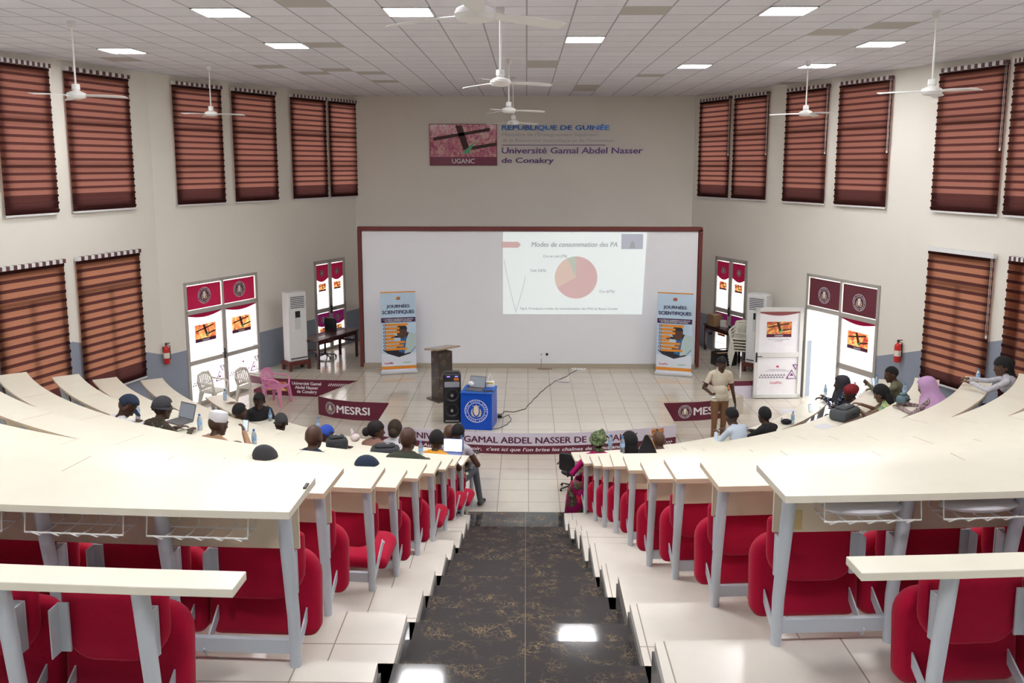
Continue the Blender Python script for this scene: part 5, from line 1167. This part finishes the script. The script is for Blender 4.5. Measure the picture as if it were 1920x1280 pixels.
seated('person in a dark red knitted cap at the grey backpack', 1594, 737, 1, 11, shirt=C('plum', (.06, .02, .05)), hair=None, hat='beret', hatm=REDC, lean=.45, hp=.3, skin=1, hy=-.3)
seated('woman in a yellow and green printed top with black hair', 1652, 738, 1, 10, shirt=PYG, hair='long', lean=.45, hp=.45, fem=True, skin=3, sleeve=.35, handL=(-.16, .62, .76), handR=(.08, .62, .76), vox=.010)
seated('man in a khaki green shirt holding a phone over the desk', 1671, 702, 1, 10, shirt=KHA, hair='buzz', lean=.35, hp=.3, hy=-.5, skin=0, handL=(-.10, .58, .84), palmL=(1, 0, 0), vox=.010)
seated('woman in a lilac headscarf and brown striped drape', 1737, 725, 1, 9, shirt=PHJ, hair=None, hat='hijab', hatm=LIL, lean=.3, hp=.35, fem=True, skin=2, legs=PHJ, dress=PHJ)
seated('woman in a navy printed dress with white lace sleeves, arms on the desk', 1879, 687, 1, 8, shirt=PLC, hair='braids', lean=.35, hp=.2, hy=-.6, fem=True, skin=2, legs=PNV, dress=PNV, handL=(-.22, .60, .78), handR=(.10, .66, .77), vox=.010)
for tt, lab in ((.42, 'folded white cloth in the basket under the highest right desk, near the aisle'), (1.0, 'white cloth bundle in the second basket under the highest right desk')):
    rw = ROWS[(1, 2)]; p = rw.pt(tt, .11, rw.z+DH-.137); t = thing('folded_cloth', lab, 'cloth', p, rw.rot(tt)); MB().ell((0, 0, .035), (.20, .085, .034)).ell((.06, .01, .045), (.12, .07, .03)).build('cloth', WHC, t)
# the man standing on the floor before the right wing
fp = atz(1353, 832, 0); hh = atz(1351, 677, 1.72)
o, hd = person('man in a cream polo shirt and tan trousers standing with a phone', at=(hh.x, hh.y, 0), rz=PI+.10, hs=None, lean=.03, hp=.45, hy=-.1, skin=0, shirt=CRMC, legs=TAN, sleeve=.72, hair='buzz', belly=.015, vox=.0075, collar=CRMC, handR=(.24, .24, 1.06), palmR=(0, 0, 1), handL=(-.29, .04, .80), stride=.22, curl=.8)
STAND = o
MB().box((-.075, .185, 1.27), (.05, .004, .018)).build('chest_logo', mat('polo_logo', (.08, .12, .14), .6), o)
MB().box((0, .0, .975), (.30, .26, .03)).build('belt', BLACK, o, bevel=.01) if False else None
W2 = lambda o, x, y, z: o.matrix_basis @ Vector((x, y, z))
def phone(p, rz, label, tilt=0.0, lit=True):
    t = thing('phone', label, 'phone', p, rz); mb = MB(); mb.M = Matrix.Rotation(tilt, 4, 'X'); mb.box((0, 0, 0), (.075, .008, .155)); mb.build('case', BLACK, t, bevel=.002)
    mb = MB(); mb.M = Matrix.Rotation(tilt, 4, 'X'); mb.box((0, -.005, 0), (.068, .001, .142)); mb.build('screen', mat('phone_screen', (.35, .42, .5), .3, emit=(.5, .6, .75, .5)), t)
phone(W2(STAND, .24, .36, 1.085), PI+.1, 'dark phone in the hand of the standing man', -PI/2+.15)
# ---------------------------------------------------------------- bottles and other things on the desks
PET = mat('bottle_plastic', (.62, .74, .85), .12, trans=.65, var=.02); CAPB = mat('blue_cap', (.03, .22, .55), .4); LBL = mat('bottle_label', (.30, .48, .72), .5, var=.2, scale=60)
def bottle(p, label, s=1.0):
    t = thing('water_bottle', label, 'bottle', p, random.random()*6, 'small plastic water bottles')
    MB().lathe([(0, 0), (.028, 0), (.032, .01), (.031, .06), (.033, .075), (.033, .14), (.026, .175), (.013, .20), (.013, .212), (0, .212)], 16).build('bottle_body', PET, t)
    MB().lathe([(.0335, .075), (.0345, .078), (.0345, .128), (.0335, .131)], 16).build('paper_label', LBL, t); MB().lathe([(0, .205), (.0155, .205), (.0155, .228), (.012, .231), (0, .231)], 14).build('cap', CAPB, t)
def dk(u, v, j): return atz(u, v, rowz(j)+DH+.001)
for u, v, j, lab in ((259, 786, 8, 'water bottle behind the bowed navy cap'), (375, 806, 8, 'water bottle between the grey hat and the white kufi'), (477, 836, 8, 'water bottle right of the beige shirt'), (422, 750, 11, 'water bottle at the outer end of the front left desk'), (507, 789, 11, 'water bottle left of the dark cap, front left desk'), (596, 805, 11, 'water bottle beyond the shaved head in navy'), (789, 856, 9, 'water bottle between the olive and the amber shirt'), (866, 843, 10, 'water bottle right of the white laptop screen'),
                     (1144, 842, 10, 'water bottle right of the green head wrap'), (1167, 847, 9, 'water bottle in front of the long black hair'), (1486, 794, 11, 'water bottle beside the dark pouch, front right desk'), (1547, 741, 11, 'water bottle at the far end of the front right desk'), (1643, 724, 10, 'water bottle by the khaki shirt'), (1695, 742, 9, 'water bottle behind the blue-grey handbag'), (1833, 716, 8, 'water bottle by the lace sleeves')):
    bottle(dk(u, v, j), lab)
bottle(W2(STAND, -.31, .06, .60), 'water bottle held low by the standing man')
def backpack(p, rz, label, m, w=.44, d=.26, h=.16, name='backpack'):
    t = thing(name, label, 'bag', p, rz)
    mb = MB(); mb.slab(w, d, 0, 0, .05, .05, .001) if False else None
    mb = MB(); mb.M = Matrix.Rotation(-PI/2, 4, 'X') ; mb.slab(w, d, -h, 0, .07, .05, .045); mb.build('main_compartment', m, t)
    mb = MB(); mb.M = Matrix.Translation((0, 0, h)) @ Matrix.Rotation(-PI/2, 4, 'X'); mb.slab(w*.7, d*.6, -.04, .01, .05, .05, .03, zc=.0); mb.build('front_pocket', m, t)
    MB().tube([(-w*.3, d*.5, h*.5), (0, d*.56, h*.55), (w*.3, d*.5, h*.5)], .010, 6).build('shoulder_strap', BLACK, t)
    MB().tube([(-.05, -d/2, h*.6), (-.04, -d/2-.03, h*.6), (.04, -d/2-.03, h*.6), (.05, -d/2, h*.6)], .007, 6).build('grab_loop', BLACK, t)
    MB().box((w*.1, -.0, h+.041), (.05, .014, .002)).build('small_tag', WINK, t)
    return t
BAGG = C('bag_grey', (.035, .04, .045), .2, 80); BGRY = C('bag_slate', (.075, .085, .09), .15, 80); BTEAL = C('bag_teal', (.12, .19, .22), .1, 80)
backpack(dk(632, 842, 9), .35, 'dark grey bag on the desk beside the shaved head in navy', BAGG, .30, .22, .17)
backpack(dk(722, 855, 9), .1, 'charcoal backpack left of the olive shirt', BAGG, .40, .26, .14)
backpack(dk(1583, 784, 10), .75, 'large slate grey backpack on the right-hand desk', BGRY, .56, .32, .19)
t = backpack(dk(1692, 758, 9), .8, 'blue-grey handbag before the lilac headscarf', BTEAL, .26, .16, .17, 'handbag')
p = dk(1214, 850, 9); t = thing('handbag', 'black peaked bag with a tan strap standing on the desk', 'bag', p, .1)
MB().add([(-.13, -.06, 0), (.13, -.06, 0), (.13, .06, 0), (-.13, .06, 0), (-.04, -.02, .27), (.03, -.02, .27), (.03, .02, .27), (-.04, .02, .27)], [(3, 2, 1, 0), (4, 5, 6, 7), (0, 1, 5, 4), (1, 2, 6, 5), (2, 3, 7, 6), (3, 0, 4, 7)]).build('body', BLK_, t, bevel=.01); MB().tube([(.0, -.03, .28), (.06, -.06, .18), (.10, -.07, .08)], .008, 6).build('strap', mat('tan_leather', (.4, .22, .08), .5), t)
laptop(dk(333, 793, 8)+Vector((0, .05, 0)), ROWS[(-1, 8)].side*.45-.1, 'black laptop open before the grey hat', 1.85)
WSC = mat('white_screen', (.75, .8, .85), .3, emit=(.8, .9, 1.0, .9)); laptop(dk(845, 859, 10)+Vector((.0, .12, 0)), -.12, 'laptop with a bright white screen before the amber shirt', 1.75, WSC, mat('laptop_blue', (.03, .06, .25), .4), .30, .21)
phone(W2(KUF, .13, .58, 1.18), KUF.rotation_euler.z+.1, 'large phone held up by the man in the white kufi', -.2)
phone(atz(1519, 765, DH+.15), .5, 'phone held by the woman in the dark headscarf', -.2); phone(atz(1637, 715, rowz(10)+DH+.17), .6, 'phone in the hand of the man in khaki', -.2)
def flat(nm, u, v, j, s, rz, m, lab, cat, m2=None):
    t = thing(nm, lab, cat, dk(u, v, j), rz); MB().box((0, 0, s[2]/2), s).build('body', m, t, bevel=min(.003, s[2]*.3))
    if m2: MB().box((0, 0, s[2]+.0005), (s[0]*.9, s[1]*.9, .001)).build('face', m2, t)
flat('phone', 652, 838, 9, (.075, .15, .009), 1.2, BLACK, 'black phone lying beside the white plastic bag', 'phone', mat('phone_glass', (.03, .03, .035), .1))
flat('phone', 1496, 803, 11, (.07, .15, .009), .9, BLACK, 'black phone lying right of the dark pouch', 'phone', mat('phone_glass', (.03, .03, .035), .1))
flat('paper_sheet', 1545, 799, 10, (.30, .21, .002), .6, WHC, 'white paper on the desk left of the slate backpack', 'paper'); flat('paper_sheet', 1477, 770, 11, (.30, .21, .002), .3, WHC, 'white paper on the front right desk by the open door', 'paper')
flat('phone', 893, 848, 11, (.07, .14, .009), .6, BLACK, 'black phone at the aisle end of the front left desk', 'phone', mat('phone_glass', (.03, .03, .035), .1))
flat('tablet', 1262, 0+852, 8, (.2, .14, .008), .2, BLACK, 'x', 'tablet') if False else None
p = dk(1474, 795, 11); t = thing('pouch', 'small dark pouch beside the bottle on the front right desk', 'pouch', p); MB().ell((0, 0, .05), (.10, .07, .052)).build('body', BLK_, t); MB().tube([(-.08, 0, .07), (-.10, 0, .10), (-.06, .02, .11)], .006, 6).build('wrist_cord', BLUC, t)
p = dk(485, 777, 11); t = thing('face_mask', 'small black shoulder bag on the front left desk', 'bag', p); t.name = 'shoulder_bag'; MB().ell((0, 0, .08), (.09, .08, .085)).build('body', NAVYC, t); MB().tube([(.05, 0, .12), (.14, .0, .15), (.19, .02, .17)], .008, 6).build('strap', BLACK, t)
p = dk(666, 827, 10); t = thing('plastic_bag', 'crumpled white plastic bag on the desk near the aisle', 'bag', p); MB().ell((0, 0, .06), (.08, .07, .065)).ell((-.04, 0, .12), (.03, .03, .06)).build('body', mat('white_film', (.7, .62, .62), .35, var=.15, scale=40), t); MB().ell((-.05, 0, .18), (.02, .015, .03)).build('knot', WHITE, t)
p = dk(432, 757, 11); P = [p+Vector((.10*math.cos(k*.7)+.01*k*.3, .06*math.sin(k*.7), .008+.001*k)) for k in range(26)]; tag(MB().tube(P, .005, 5).build('coiled_cable', mat('brown_cable', (.25, .15, .1), .5)), 'coil of brown cable on the outer end of the front left desk', 'cable')
p = dk(880, 877, 11)
oc = officechair(Vector((.80, 13.98, 0)), -.4, 'dark office chair in the aisle beside the magenta dress', True, True); oc.scale = (.8, .8, .66)
for t in (SEAT_UP, SEAT_DN):
    for c in list(t.children): bpy.data.objects.remove(c)
    bpy.data.objects.remove(t)
